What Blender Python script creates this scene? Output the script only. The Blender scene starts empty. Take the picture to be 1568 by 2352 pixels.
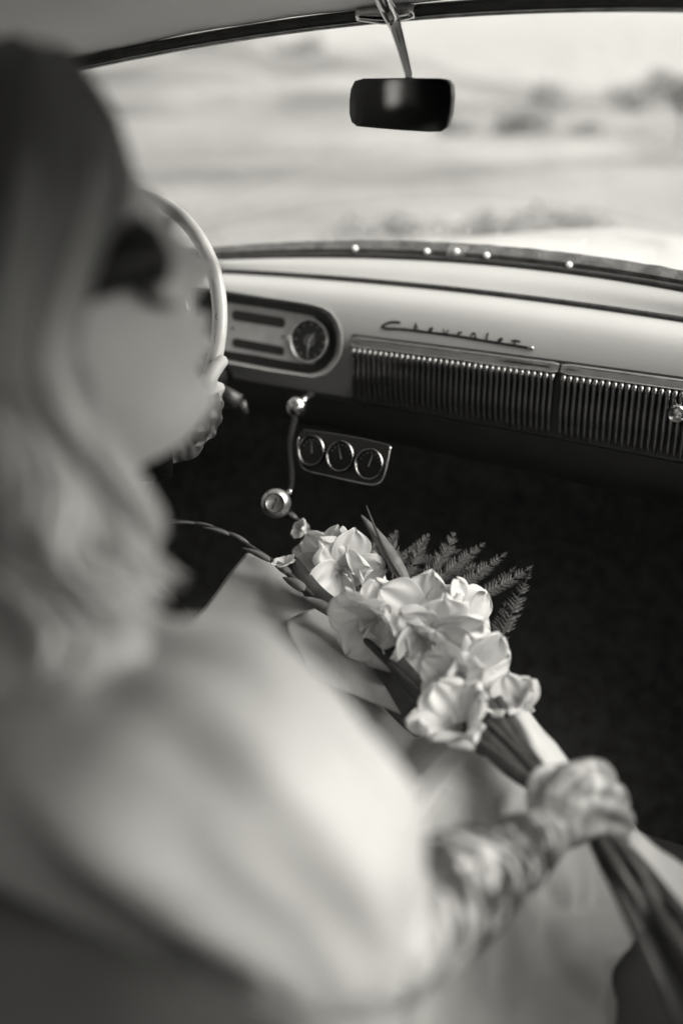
import bpy, bmesh, math, random
from mathutils import Vector, Matrix, noise as mnoise
R = math.radians
random.seed(7)
scene = bpy.context.scene
COL = scene.collection

# ------------------------------------------------------------------ camera
FOC = 35.0
CAM = Vector((0.60, 0.0, 1.36))
YAW, PITCH = R(28.0), R(22.5)
cam_d = bpy.data.cameras.new('camera'); cam = bpy.data.objects.new('camera', cam_d); COL.objects.link(cam)
cam_d.sensor_fit = 'VERTICAL'; cam_d.sensor_height = 36.0; cam_d.sensor_width = 24.0; cam_d.lens = FOC
cam_d.clip_start = 0.02; cam_d.clip_end = 5000
cam.location = CAM; cam.rotation_euler = (R(90) - PITCH, 0, YAW)
cam_d.dof.use_dof = True; cam_d.dof.focus_distance = 1.29; cam_d.dof.aperture_fstop = 1.4; cam_d.dof.aperture_blades = 0
scene.camera = cam

# ------------------------------------------------------------------ sky, sun, exposure
SUN_EL, SUN_AZ = R(46), R(82)          # azimuth from straight ahead (+Y) towards the passenger side (+X)
w = bpy.data.worlds.new('World'); scene.world = w; w.use_nodes = True
nt = w.node_tree; nt.nodes.clear()
sky = nt.nodes.new('ShaderNodeTexSky'); sky.sky_type = 'NISHITA'; sky.sun_disc = False
sky.sun_elevation = SUN_EL; sky.sun_rotation = SUN_AZ; sky.dust_density = 4.0; sky.air_density = 0.6
bw = nt.nodes.new('ShaderNodeRGBToBW'); nt.links.new(sky.outputs[0], bw.inputs[0])
tn = nt.nodes.new('ShaderNodeMixRGB'); tn.blend_type = 'MULTIPLY'; tn.inputs[0].default_value = 1
nt.links.new(bw.outputs[0], tn.inputs[1]); tn.inputs[2].default_value = (1, .972, .90, 1)
bg = nt.nodes.new('ShaderNodeBackground'); bg.inputs[1].default_value = 0.105
nt.links.new(tn.outputs[0], bg.inputs[0])
wo = nt.nodes.new('ShaderNodeOutputWorld'); nt.links.new(bg.outputs[0], wo.inputs[0])
sd = bpy.data.lights.new('sun', 'SUN'); sd.energy = 1.5; sd.angle = R(70); sd.color = (1, .972, .90)
sun = bpy.data.objects.new('sun', sd); COL.objects.link(sun)
sdir = Vector((math.sin(SUN_AZ) * math.cos(SUN_EL), math.cos(SUN_AZ) * math.cos(SUN_EL), math.sin(SUN_EL)))
sun.rotation_euler = sdir.to_track_quat('Z', 'Y').to_euler(); sun.location = (6, 4, 9)
vs = scene.view_settings
scene.display_settings.display_device = 'sRGB'
vs.view_transform = 'Standard'; vs.look = 'None'; vs.gamma = 1.0; vs.use_curve_mapping = False
vs.exposure = 2.3
scene.cycles.use_denoising = True; scene.cycles.pixel_filter_type = 'BLACKMAN_HARRIS'; scene.cycles.filter_width = 1.5
scene.cycles.use_light_tree = False; w.cycles.sampling_method = 'MANUAL'; w.cycles.sample_map_resolution = 512
scene.cycles.max_bounces = 7; scene.cycles.transparent_max_bounces = 12
scene.cycles.caustics_reflective = False; scene.cycles.caustics_refractive = False
scene.cycles.sample_clamp_indirect = 2.0

# ------------------------------------------------------------------ measuring helpers (photo is read at 1568 x 2352)
FP = FOC / 36.0 * 2352.0
H_ = Vector((-math.sin(YAW), math.cos(YAW), 0))
FW = H_ * math.cos(PITCH) - Vector((0, 0, 1)) * math.sin(PITCH)
RT = Vector((math.cos(YAW), math.sin(YAW), 0))
UP = RT.cross(FW)
def ray(u, v): return FW + RT * ((u - 784.0) / FP) + UP * ((1176.0 - v) / FP)
def P(u, v, d): return CAM + ray(u, v) * d
def on_plane(u, v, p0, n):
    r = ray(u, v); return CAM + r * ((p0 - CAM).dot(n) / r.dot(n))
def on_z(u, v, z): return on_plane(u, v, Vector((0, 0, z)), Vector((0, 0, 1)))
def on_bow(u, v, y0, k):
    r = ray(u, v); lo, hi = 0.2, 4.0
    f = lambda t: (CAM + r * t).y - (y0 - k * (CAM + r * t).x ** 2)
    for _ in range(60):
        m = (lo + hi) / 2
        if f(m) < 0: lo = m
        else: hi = m
    return CAM + r * lo
def lsq(xs, ys, deg):
    n = deg + 1
    A = [[sum(x ** (i + j) for x in xs) for j in range(n)] + [sum(y * x ** i for x, y in zip(xs, ys))] for i in range(n)]
    for i in range(n):
        p = max(range(i, n), key=lambda r_: abs(A[r_][i])); A[i], A[p] = A[p], A[i]
        for r_ in range(n):
            if r_ != i:
                m = A[r_][i] / A[i][i]; A[r_] = [a - m * b for a, b in zip(A[r_], A[i])]
    return [A[i][n] / A[i][i] for i in range(n)]
class Row:                                  # a crosswise line of the car: height over X, bowed in plan
    def __init__(self, pts, y0, k, deg=2):
        q = [on_bow(u, v, y0, k) for u, v in pts]
        self.c = lsq([p.x for p in q], [p.z for p in q], deg); self.y0 = y0; self.k = k
    def __call__(self, x, dy=0, dz=0):
        return Vector((x, self.y0 - self.k * x * x + dy, sum(c * x ** i for i, c in enumerate(self.c)) + dz))
    def at(self, u, v): return on_bow(u, v, self.y0, self.k)
def lerp(a, b, t): return a + (b - a) * t
def catmull(pts, n):
    out = []; m = len(pts)
    for i in range(m - 1):
        p0, p1, p2, p3 = pts[max(i - 1, 0)], pts[i], pts[i + 1], pts[min(i + 2, m - 1)]
        for j in range(n):
            t = j / n
            out.append(0.5 * ((2 * p1) + (p2 - p0) * t + (2 * p0 - 5 * p1 + 4 * p2 - p3) * t * t + (3 * p1 - p0 - 3 * p2 + p3) * t ** 3))
    out.append(pts[-1].copy() if hasattr(pts[-1], 'copy') else pts[-1])
    return out
def vnoise(x, y=0, z=0): return mnoise.noise(Vector((x, y, z)))

# ------------------------------------------------------------------ materials
def mat(name, val, rough=0.5, metal=0.0, var=0.0, vscale=8.0, bump=0.0, bscale=60.0, sss=0.0, spec=0.5, coat=0.0, sheen=0.0, stretch=None, bdist=0.02):
    m = bpy.data.materials.new(name); m.use_nodes = True
    n = m.node_tree; b = n.nodes['Principled BSDF']
    b.inputs['Base Color'].default_value = (val, val, val, 1)
    b.inputs['Roughness'].default_value = rough; b.inputs['Metallic'].default_value = metal
    b.inputs['Specular IOR Level'].default_value = spec
    b.inputs['Coat Weight'].default_value = coat; b.inputs['Sheen Weight'].default_value = sheen
    tc = n.nodes.new('ShaderNodeTexCoord'); vec = tc.outputs['Object']
    if stretch:
        mp = n.nodes.new('ShaderNodeMapping'); mp.inputs['Scale'].default_value = stretch
        n.links.new(vec, mp.inputs[0]); vec = mp.outputs[0]
    if var > 0:
        t = n.nodes.new('ShaderNodeTexNoise'); t.inputs['Scale'].default_value = vscale; t.inputs['Detail'].default_value = 6
        n.links.new(vec, t.inputs['Vector'])
        r_ = n.nodes.new('ShaderNodeMapRange'); r_.inputs['From Min'].default_value = .3; r_.inputs['From Max'].default_value = .7
        r_.inputs['To Min'].default_value = max(val * (1 - var), 0.002); r_.inputs['To Max'].default_value = min(val * (1 + var), .9)
        n.links.new(t.outputs['Fac'], r_.inputs['Value']); n.links.new(r_.outputs[0], b.inputs['Base Color'])
        r2 = n.nodes.new('ShaderNodeMapRange'); r2.inputs['To Min'].default_value = rough * .8; r2.inputs['To Max'].default_value = min(1, rough * 1.2)
        n.links.new(t.outputs['Fac'], r2.inputs['Value']); n.links.new(r2.outputs[0], b.inputs['Roughness'])
    if bump > 0:
        t2 = n.nodes.new('ShaderNodeTexNoise'); t2.inputs['Scale'].default_value = bscale; t2.inputs['Detail'].default_value = 5
        n.links.new(vec, t2.inputs['Vector'])
        bp = n.nodes.new('ShaderNodeBump'); bp.inputs['Strength'].default_value = bump; bp.inputs['Distance'].default_value = bdist
        n.links.new(t2.outputs['Fac'], bp.inputs['Height']); n.links.new(bp.outputs[0], b.inputs['Normal'])
    if sss > 0:
        b.inputs['Subsurface Weight'].default_value = sss; b.inputs['Subsurface Scale'].default_value = 0.006
        b.inputs['Subsurface Radius'].default_value = (1, 1, 1)
    return m
def leafy(name, val, rough=.5, trans=.3, var=.2, vscale=30):     # petals, paper, leaves: some light comes through
    m = mat(name, val, rough, var=var, vscale=vscale, bump=.15, bscale=120, bdist=.003)
    n = m.node_tree; b = n.nodes['Principled BSDF']; out = n.nodes['Material Output']
    t = n.nodes.new('ShaderNodeBsdfTranslucent'); t.inputs[0].default_value = (val, val, val, 1)
    mx = n.nodes.new('ShaderNodeMixShader'); mx.inputs[0].default_value = trans
    n.links.new(b.outputs[0], mx.inputs[1]); n.links.new(t.outputs[0], mx.inputs[2]); n.links.new(mx.outputs[0], out.inputs[0])
    return m
M = {}
M['paint'] = mat('cream_paint', .34, .4, var=.05, vscale=5, bump=.02, bscale=220, coat=.08)
M['ledge'] = mat('dusty_dash_top', .34, .45, var=.14, vscale=26, bump=.05, bscale=160)
M['headliner'] = mat('headliner_cloth', .84, .9, var=.06, vscale=4, bump=.25, bscale=700, spec=.1, bdist=.002)
M['dark'] = mat('black_trim', .02, .55, var=.3, vscale=14, bump=.05)
M['garnish'] = mat('dark_garnish_paint', .03, .4, var=.3, vscale=40, bump=.06, bscale=120)
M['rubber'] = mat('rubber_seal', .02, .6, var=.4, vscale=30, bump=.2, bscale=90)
M['strip'] = mat('weathered_dark_strip', .075, .5, var=.45, vscale=40, bump=.15, bscale=130)
M['chrome'] = mat('chrome', .6, .10, 1.0, var=.12, vscale=50, bump=.01, bscale=40)
M['oldchrome'] = mat('dull_chrome', .5, .24, 1.0, var=.25, vscale=60, bump=.03, bscale=90)
M['ribchrome'] = mat('dark_chrome_rib', .2, .2, 1.0, var=.25, vscale=40)
M['badge'] = mat('dark_badge_metal', .06, .3, 1.0, var=.2, vscale=80)
M['plate'] = mat('gray_plate', .46, .4, .0, var=.12, vscale=40, bump=.03, bscale=300)
M['slot'] = mat('slot_dark', .012, .5, var=.5, vscale=60)
M['dial'] = mat('clock_dial', .008, .4, var=.4, vscale=80)
M['mark'] = mat('dial_marks', .45, .5)
M['ivory'] = mat('ivory_wheel', .62, .28, var=.10, vscale=20, bump=.03, bscale=60, coat=.4)
M['crack'] = mat('crack_grime', .03, .8)
M['mirror'] = mat('aged_mirror', .55, .035, 1.0, var=.1, vscale=20)
M['knob'] = mat('satin_knob', .42, .28, .85, var=.08, vscale=30)
M['seat'] = mat('dark_seat_vinyl', .027, .6, var=.25, vscale=12, bump=.12, bscale=160)
M['carpet'] = mat('dark_carpet', .06, .95, var=.3, vscale=40, spec=.1, bump=.3, bscale=400)
M['dress'] = mat('white_satin', .36, .55, var=.05, vscale=6, bump=.05, bscale=900, sheen=.3, bdist=.001)
M['suit'] = mat('dark_suit', .005, .85, var=.2, vscale=40, spec=.1)
M['skin2'] = mat('skin', .42, .5, var=.06, vscale=30)
M['petal'] = leafy('white_petal', .84, .5, .42, .05, 40)
M['sepal'] = leafy('bud_green', .16, .45, .15, .35, 60)
M['stem'] = mat('stem_green', .05, .4, var=.35, vscale=50, stretch=(1, 1, 1))
M['fern'] = leafy('fern_green', .032, .5, .2, .3, 60)
M['paper'] = leafy('wrapping_paper', .40, .6, .25, .08, 14)
M['glassdark'] = mat('dark_lens', .006, .4, spec=.25)
M['hood'] = mat('hood_paint', .27, .5, var=.08, vscale=3, coat=.4)
M['bark'] = mat('bark', .12, .9, var=.3)
M['leaf'] = leafy('shrub_leaf', .21, .6, .2, .3, 2)
def glass_mat():
    m = bpy.data.materials.new('window_glass'); m.use_nodes = True; n = m.node_tree; n.nodes.clear()
    o = n.nodes.new('ShaderNodeOutputMaterial'); t = n.nodes.new('ShaderNodeBsdfTransparent'); t.inputs[0].default_value = (.93, .93, .93, 1)
    g = n.nodes.new('ShaderNodeBsdfGlossy'); g.inputs['Roughness'].default_value = .02
    lw = n.nodes.new('ShaderNodeLayerWeight'); lw.inputs[0].default_value = .5; mx = n.nodes.new('ShaderNodeMixShader')
    pw = n.nodes.new('ShaderNodeMath'); pw.operation = 'POWER'; pw.inputs[1].default_value = 5.0; n.links.new(lw.outputs['Facing'], pw.inputs[0])
    f = n.nodes.new('ShaderNodeMath'); f.operation = 'MULTIPLY_ADD'; f.inputs[1].default_value = .95; f.inputs[2].default_value = .045; n.links.new(pw.outputs[0], f.inputs[0])
    n.links.new(f.outputs[0], mx.inputs[0]); n.links.new(t.outputs[0], mx.inputs[1]); n.links.new(g.outputs[0], mx.inputs[2]); n.links.new(mx.outputs[0], o.inputs[0])
    return m
M['glass'] = glass_mat()
def dusty_glass():
    m = glass_mat(); m.name = 'dusty_windscreen'; n = m.node_tree; o = [q for q in n.nodes if q.type == 'OUTPUT_MATERIAL'][0]; src = o.inputs[0].links[0].from_socket
    t = n.nodes.new('ShaderNodeBsdfTranslucent'); t.inputs[0].default_value = (.75, .75, .75, 1)
    tc = n.nodes.new('ShaderNodeTexCoord'); nz = n.nodes.new('ShaderNodeTexNoise'); nz.inputs['Scale'].default_value = 9; nz.inputs['Detail'].default_value = 8; nz.inputs['Roughness'].default_value = .7
    sp = n.nodes.new('ShaderNodeSeparateXYZ'); n.links.new(tc.outputs['Object'], nz.inputs['Vector']); n.links.new(tc.outputs['Object'], sp.inputs[0])
    lo = n.nodes.new('ShaderNodeMapRange'); lo.inputs['From Min'].default_value = 0.0; lo.inputs['From Max'].default_value = .13; lo.inputs['To Min'].default_value = .22; lo.inputs['To Max'].default_value = .05; n.links.new(sp.outputs['Z'], lo.inputs['Value'])  # dirt by the lower edge; thin film above is added to haze the view
    a = n.nodes.new('ShaderNodeMapRange'); a.inputs['From Min'].default_value = .35; a.inputs['From Max'].default_value = .7; n.links.new(nz.outputs['Fac'], a.inputs['Value'])
    mu = n.nodes.new('ShaderNodeMath'); mu.operation = 'MULTIPLY'; n.links.new(lo.outputs[0], mu.inputs[0]); n.links.new(a.outputs[0], mu.inputs[1])
    mx = n.nodes.new('ShaderNodeMixShader'); n.links.new(mu.outputs[0], mx.inputs[0]); n.links.new(src, mx.inputs[1]); n.links.new(t.outputs[0], mx.inputs[2]); n.links.new(mx.outputs[0], o.inputs[0])
    return m
M['windscreen'] = dusty_glass()
def skin_mat():
    m = mat('tattooed_skin', .50, .48, var=.05, vscale=25)
    n = m.node_tree; b = n.nodes['Principled BSDF']
    src = b.inputs['Base Color'].links[0].from_socket
    a = n.nodes.new('ShaderNodeAttribute'); a.attribute_name = 'ink'
    tc = n.nodes.new('ShaderNodeTexCoord')
    nz = n.nodes.new('ShaderNodeTexNoise'); nz.inputs['Scale'].default_value = 22; nz.inputs['Detail'].default_value = 4; nz.inputs['Distortion'].default_value = 1.6
    n.links.new(tc.outputs['Object'], nz.inputs['Vector'])
    r_ = n.nodes.new('ShaderNodeMapRange'); r_.inputs['From Min'].default_value = .38; r_.inputs['From Max'].default_value = .47
    n.links.new(nz.outputs['Fac'], r_.inputs['Value'])
    wv = n.nodes.new('ShaderNodeTexWave'); wv.inputs['Scale'].default_value = 30; wv.inputs['Distortion'].default_value = 9; wv.inputs['Detail'].default_value = 2
    n.links.new(tc.outputs['Object'], wv.inputs['Vector'])
    ad = n.nodes.new('ShaderNodeMath'); ad.operation = 'MULTIPLY_ADD'; ad.inputs[1].default_value = .22
    n.links.new(wv.outputs['Fac'], ad.inputs[0]); n.links.new(r_.outputs[0], ad.inputs[2])
    mu = n.nodes.new('ShaderNodeMath'); mu.operation = 'MULTIPLY'; mu.use_clamp = True
    n.links.new(a.outputs['Fac'], mu.inputs[0]); n.links.new(ad.outputs[0], mu.inputs[1])
    mx = n.nodes.new('ShaderNodeMixRGB'); mx.inputs[2].default_value = (.022, .022, .022, 1)
    n.links.new(mu.outputs[0], mx.inputs[0]); n.links.new(src, mx.inputs[1]); n.links.new(mx.outputs[0], b.inputs['Base Color'])
    return m
M['skin'] = skin_mat()
def hair_mat():
    m = mat('balayage_hair', .1, .42)
    n = m.node_tree; b = n.nodes['Principled BSDF']
    a = n.nodes.new('ShaderNodeAttribute'); a.attribute_name = 'tip'
    r_ = n.nodes.new('ShaderNodeValToRGB'); r_.color_ramp.elements[0].color = (.085, .085, .085, 1); r_.color_ramp.elements[1].color = (.55, .55, .55, 1)
    r_.color_ramp.elements[0].position = .25; r_.color_ramp.elements[1].position = .85
    n.links.new(a.outputs['Fac'], r_.inputs[0]); n.links.new(r_.outputs[0], b.inputs['Base Color'])
    return m
M['hair'] = hair_mat()
def ground_mat(name, lo, hi, scale, det=8):
    m = mat(name, .3, .95, spec=.1); n = m.node_tree; b = n.nodes['Principled BSDF']
    tc = n.nodes.new('ShaderNodeTexCoord'); t = n.nodes.new('ShaderNodeTexNoise'); t.inputs['Scale'].default_value = scale; t.inputs['Detail'].default_value = det
    t.inputs['Distortion'].default_value = .8
    n.links.new(tc.outputs['Object'], t.inputs['Vector'])
    r_ = n.nodes.new('ShaderNodeMapRange'); r_.inputs['From Min'].default_value = .36; r_.inputs['From Max'].default_value = .66
    r_.inputs['To Min'].default_value = lo; r_.inputs['To Max'].default_value = hi
    n.links.new(t.outputs['Fac'], r_.inputs['Value']); n.links.new(r_.outputs[0], b.inputs['Base Color'])
    return m
M['field'] = ground_mat('dry_grass_field', .10, .22, .10)
M['hill'] = ground_mat('dry_hillside', .045, .21, .032, 5)
M['road'] = ground_mat('pale_gravel', .20, .26, .6)

# ------------------------------------------------------------------ object helpers
def inv(o):
    l = Vector((0, 0, 0)); q = o
    while q: l = l + q.location; q = q.parent if q.parent else None
    return l
def link(name, me, parent=None, loc=None, kind=None):
    o = bpy.data.objects.new(name, me); COL.objects.link(o)
    base = Vector(loc) if loc is not None else Vector((0, 0, 0))
    if parent is not None:
        o.parent = parent; o.location = base - inv(parent)
    else: o.location = base
    if kind: o['kind'] = kind
    return o
def mesh(name, V, F, m, parent=None, smooth=True, loc=None, kind=None):
    """V in world coordinates; the object's origin is put at the middle of its base"""
    me = bpy.data.meshes.new(name)
    if loc is None:
        xs = [v[0] for v in V]; ys = [v[1] for v in V]; zs = [v[2] for v in V]
        c = Vector(((min(xs) + max(xs)) / 2, (min(ys) + max(ys)) / 2, min(zs)))
        V = [Vector(v) - c for v in V]; loc = c
    me.from_pydata([tuple(v) for v in V], [], F); me.update()
    bm = bmesh.new(); bm.from_mesh(me); bmesh.ops.recalc_face_normals(bm, faces=bm.faces); bm.to_mesh(me); bm.free()
    if smooth:
        for p in me.polygons: p.use_smooth = True
    me.materials.append(m)
    return link(name, me, parent, loc, kind)
def thing(name, label, cat, loc, group=None):
    o = link(name, None, None, loc); o['label'] = label; o['category'] = cat
    if group: o['group'] = group
    return o
def tag(o, label, cat, group=None):
    o['label'] = label; o['category'] = cat
    if group: o['group'] = group
    return o
def sharp(o, ang=35):
    o.data.set_sharp_from_angle(angle=R(ang)); return o
class MB:
    def __init__(s): s.V = []; s.F = []; s.at = []
    def add(s, V, F, a=None):
        k = len(s.V); s.V += [Vector(v) for v in V]; s.F += [tuple(i + k for i in f) for f in F]
        s.at += (a if a is not None else [0.0] * len(V)); return s
    def loft(s, rings, close=True, caps=True, attr=None):
        n = len(rings[0]); V = [p for r_ in rings for p in r_]; F = []
        for i in range(len(rings) - 1):
            for j in range(n if close else n - 1):
                a, b = i * n + j, i * n + (j + 1) % n
                F.append((a, b, b + n, a + n))
        if caps and close:
            F.append(tuple(range(n))[::-1]); F.append(tuple((len(rings) - 1) * n + j for j in range(n)))
        A = None
        if attr is not None: A = [attr[i] for i in range(len(rings)) for _ in range(n)]
        return s.add(V, F, A)
    def tube(s, pts, rad, seg=10, flat=1.0, ref=None, attr=None, tip=False):
        pts = [Vector(p) for p in pts]; m = len(pts)
        if not hasattr(rad, '__len__'): rad = [rad] * m
        rings = []; nrm = None
        for i, p in enumerate(pts):
            t = (pts[min(i + 1, m - 1)] - pts[max(i - 1, 0)])
            t = t.normalized() if t.length > 1e-9 else Vector((0, 0, 1))
            if nrm is None:
                r0 = ref if ref is not None else (Vector((0, 0, 1)) if abs(t.z) < .9 else Vector((1, 0, 0)))
                nrm = (r0 - t * r0.dot(t)).normalized()
            else:
                nrm = nrm - t * nrm.dot(t); nrm = nrm.normalized() if nrm.length > 1e-6 else Vector((1, 0, 0))
            bn = t.cross(nrm)
            rings.append([p + nrm * (math.cos(2 * math.pi * j / seg) * rad[i] * flat) + bn * (math.sin(2 * math.pi * j / seg) * rad[i]) for j in range(seg)])
        return s.loft(rings, attr=attr)
    def ball(s, c, r, nu=16, nv=10, M3=None):
        c = Vector(c); r = Vector(r) if hasattr(r, '__len__') else Vector((r, r, r)); rings = []
        for i in range(nv + 1):
            th = math.pi * min(max(i / nv, .02), .98)
            rg = []
            for j in range(nu):
                ph = 2 * math.pi * j / nu
                q = Vector((r.x * math.sin(th) * math.cos(ph), r.y * math.sin(th) * math.sin(ph), r.z * math.cos(th)))
                rg.append(c + (M3 @ q if M3 else q))
            rings.append(rg)
        return s.loft(rings)
    def box(s, a, b):
        x0, y0, z0 = a; x1, y1, z1 = b
        return s.add([(x0, y0, z0), (x1, y0, z0), (x1, y1, z0), (x0, y1, z0), (x0, y0, z1), (x1, y0, z1), (x1, y1, z1), (x0, y1, z1)],
                     [(0, 3, 2, 1), (4, 5, 6, 7), (0, 1, 5, 4), (1, 2, 6, 5), (2, 3, 7, 6), (3, 0, 4, 7)])
    def prism(s, poly, nvec):                    # flat outline with thickness
        n = len(poly); V = list(poly) + [p + nvec for p in poly]
        F = [tuple(range(n)), tuple(range(2 * n - 1, n - 1, -1))] + [(i, (i + 1) % n, n + (i + 1) % n, n + i) for i in range(n)]
        return s.add(V, F)
    def build(s, name, m, parent=None, smooth=True, ang=None, kind=None, attr=None):
        o = mesh(name, s.V, s.F, m, parent, smooth, kind=kind)
        if attr:
            a = o.data.attributes.new(attr, 'FLOAT', 'POINT'); a.data.foreach_set('value', s.at)
        if ang: sharp(o, ang)
        return o
def bevel(o, wd, seg=2, ang=35):
    md = o.modifiers.new('bevel', 'BEVEL'); md.width = wd; md.segments = seg; md.limit_method = 'ANGLE'; md.angle_limit = R(ang); return o
def apply_mods(o):
    dg = bpy.context.evaluated_depsgraph_get(); e = o.evaluated_get(dg)
    me = bpy.data.meshes.new_from_object(e); old = o.data; o.modifiers.clear(); o.data = me
    return o
def circ(c, ex, ey, rx, ry=None, n=32, a0=0, a1=2 * math.pi):
    ry = rx if ry is None else ry
    full = abs(a1 - a0 - 2 * math.pi) < 1e-6
    return [c + ex * (rx * math.cos(a0 + (a1 - a0) * i / (n if full else n - 1))) + ey * (ry * math.sin(a0 + (a1 - a0) * i / (n if full else n - 1))) for i in range(n)]
def ring_closed(mb, pts, r, seg=8):              # closed tube
    n = len(pts); rings = []
    c = sum(pts, Vector()) / n
    for i in range(n):
        t = (pts[(i + 1) % n] - pts[i - 1]).normalized(); o_ = (pts[i] - c); o_ = (o_ - t * o_.dot(t)).normalized(); b = t.cross(o_)
        rings.append([pts[i] + o_ * (r * math.cos(2 * math.pi * j / seg)) + b * (r * math.sin(2 * math.pi * j / seg)) for j in range(seg)])
    rings.append(rings[0])
    return mb.loft(rings, caps=False)

# ================================================================== LAND
def polar(name, m, r0, r1, nr, a0, a1, na, zf, power=2.2):
    V, F = [], []
    for i in range(nr + 1):
        r_ = r0 + (r1 - r0) * (i / nr) ** power
        for j in range(na + 1):
            a = a0 + (a1 - a0) * j / na
            x, y = CAM.x + r_ * math.sin(a), r_ * math.cos(a)
            V.append((x, y, zf(x, y, r_, a)))
    for i in range(nr):
        for j in range(na):
            p = i * (na + 1) + j; F.append((p, p + 1, p + na + 2, p + na + 1))
    o = mesh(name, V, F, m); o['kind'] = 'structure'; return o
def gz(x, y):
    r_ = math.hypot(x, y)
    z = .25 * vnoise(x * .05, y * .05) * min(1, r_ / 20) if r_ > 6 else 0
    z += max(0, (-x * .25 + y * .97) - 14) * .004 - max(0, x - 2) * .012 * min(1, max(0, y - 8) / 30)
    return z
V, F = [], []
for i in range(81):
    for j in range(81):
        f_ = lambda t: math.copysign(abs(t) ** 2.6, t) * 1500
        x, y = f_(i / 40 - 1), f_(j / 40 - 1); V.append((x, y, gz(x, y) if math.hypot(x, y) < 180 else gz(x * 180 / math.hypot(x, y), y * 180 / math.hypot(x, y)) - .02))
for i in range(80):
    for j in range(80): p = i * 81 + j; F.append((p, p + 1, p + 82, p + 81))
o = mesh('ground', V, F, M['field']); o['kind'] = 'structure'
def hillz(x, y, r_, a):
    d = math.degrees(a)
    rise = max(0, (r_ - 70) / 230)
    prof = 19 * math.exp(-((d + 34) / 14) ** 2) + 8 * math.exp(-((d + 70) / 24) ** 2) + .6
    gully = -3.6 * math.exp(-((d + 31.5 - 2.5 * rise) / 1.6) ** 2)
    z = (prof + gully) * min(1, rise) ** .8 + 2.2 * vnoise(x * .025, y * .025) * min(1, rise * 3) + .5 * vnoise(x * .09, y * .09) * min(1, rise * 3)
    return z + gz(x * 70 / r_, y * 70 / r_) * .5 - .6
polar('hill', M['hill'], 70, 420, 60, R(-100), R(75), 170, hillz, 1.0)
# road to the right of the car
V, F = [], []
for i in range(40):
    t = i / 39; y = -30 + t * 110; cx = 1.2 + max(0, y - 6) * .16 + max(0, y - 25) ** 2 * .002
    for s_ in (-2.8, -1.4, 0, 1.4, 2.8): V.append((cx + s_, y, gz(cx + s_, y) + .03 + .02 * (2.8 - abs(s_))))
for i in range(39):
    for j in range(4): p = i * 5 + j; F.append((p, p + 1, p + 6, p + 5))
o = mesh('gravel_road', V, F, M['road']); o['kind'] = 'structure'

def shrub(u, v, dist, wd, ht, label, tree=False, name='shrub'):
    r_ = ray(u, v); hd = Vector((r_.x, r_.y, 0)).normalized(); p = Vector((CAM.x, 0, 0)) + hd * dist
    rr = math.hypot(p.x - CAM.x, p.y); p.z = max(gz(p.x, p.y), hillz(p.x, p.y, rr, math.atan2(p.x - CAM.x, p.y)) if rr > 72 else -9) - .05
    rnd = random.Random(int(u * 7 + v)); root = thing(name, label, 'tree' if tree else 'shrub', p, 'trees and shrubs in the field')
    mb = MB(); th = ht * (.45 if tree else .25)
    mb.tube([p, p + Vector((.02 * ht, 0, th * .5)), p + Vector((-.02 * ht, 0, th)), p + Vector((0, 0, ht * .8))], [ht * .03, ht * .025, ht * .02, ht * .006], 7)
    for k in range(5):
        a = rnd.random() * 6.28; q = p + Vector((0, 0, th * (.6 + .2 * k)))
        mb.tube([q, q + Vector((math.cos(a) * wd * .25, math.sin(a) * wd * .25, ht * .15)), q + Vector((math.cos(a) * wd * .4, math.sin(a) * wd * .4, ht * .3))], [ht * .015, ht * .01, ht * .004], 5)
    mb.build('trunk', M['bark'], root)
    cl = [(rnd.uniform(-.36, .36) * wd, rnd.uniform(-.36, .36) * wd, ht * rnd.uniform(.45 if tree else .25, .85), rnd.uniform(.16, .3)) for _ in range(11)]
    mb = MB(); ls = max(wd, ht) * .05
    for cx, cy, cz, s_ in cl:
        for k in range(70):
            d = Vector((rnd.gauss(0, 1), rnd.gauss(0, 1), rnd.gauss(0, 1))).normalized() * (rnd.random() ** .4) * s_ * wd
            c = p + Vector((cx + d.x, cy + d.y, cz + d.z * .8))
            a = Vector((rnd.gauss(0, 1), rnd.gauss(0, 1), rnd.gauss(0, .6))).normalized() * ls; b = a.cross(Vector((rnd.gauss(0, 1), rnd.gauss(0, 1), rnd.gauss(0, 1)))).normalized() * ls * .5
            mb.add([c - a, c + b, c + a, c - b], [(0, 1, 2, 3)])
    mb.build('crown', M['leaf'], root, smooth=False)
SH = [(1040, 325, 40, 1.3, .7, 'small dark bush right below the mirror on the field edge'),
      (1195, 335, 42, 2.2, .8, 'wide dark bush at mid field between mirror and right edge'),
      (1335, 362, 40, 1.2, .5, 'little bush on the field line left of the far right tree'),
      (1260, 290, 120, 6, 2.0, 'pale rounded bush on the hillside right of the mirror'),
      (1440, 330, 110, 6, 2.0, 'broad pale bush on the slope near the right edge'),
      (480, 230, 150, 9, 2.6, 'bush low on the hill to the left of the gully'),
      (690, 250, 150, 8, 2.4, 'bush low on the hill to the right of the gully'),
      (905, 520, 11.6, 1.0, .11, 'low dark scrub just above the bonnet below the mirror'),
      (1190, 525, 11.6, 1.3, .13, 'low dark scrub above the bonnet, middle of three'),
      (1320, 515, 12.2, .9, .12, 'low dark scrub above the bonnet beside the road')]
for a in SH: shrub(*a)
shrub(1548, 440, 30, 1.5, 1.9, 'slender dark tree by the road at the right edge', True, 'tree')
shrub(1500, 330, 100, 3.6, 4.0, 'taller pale tree on the slope above the roadside tree', True, 'tree')

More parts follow.
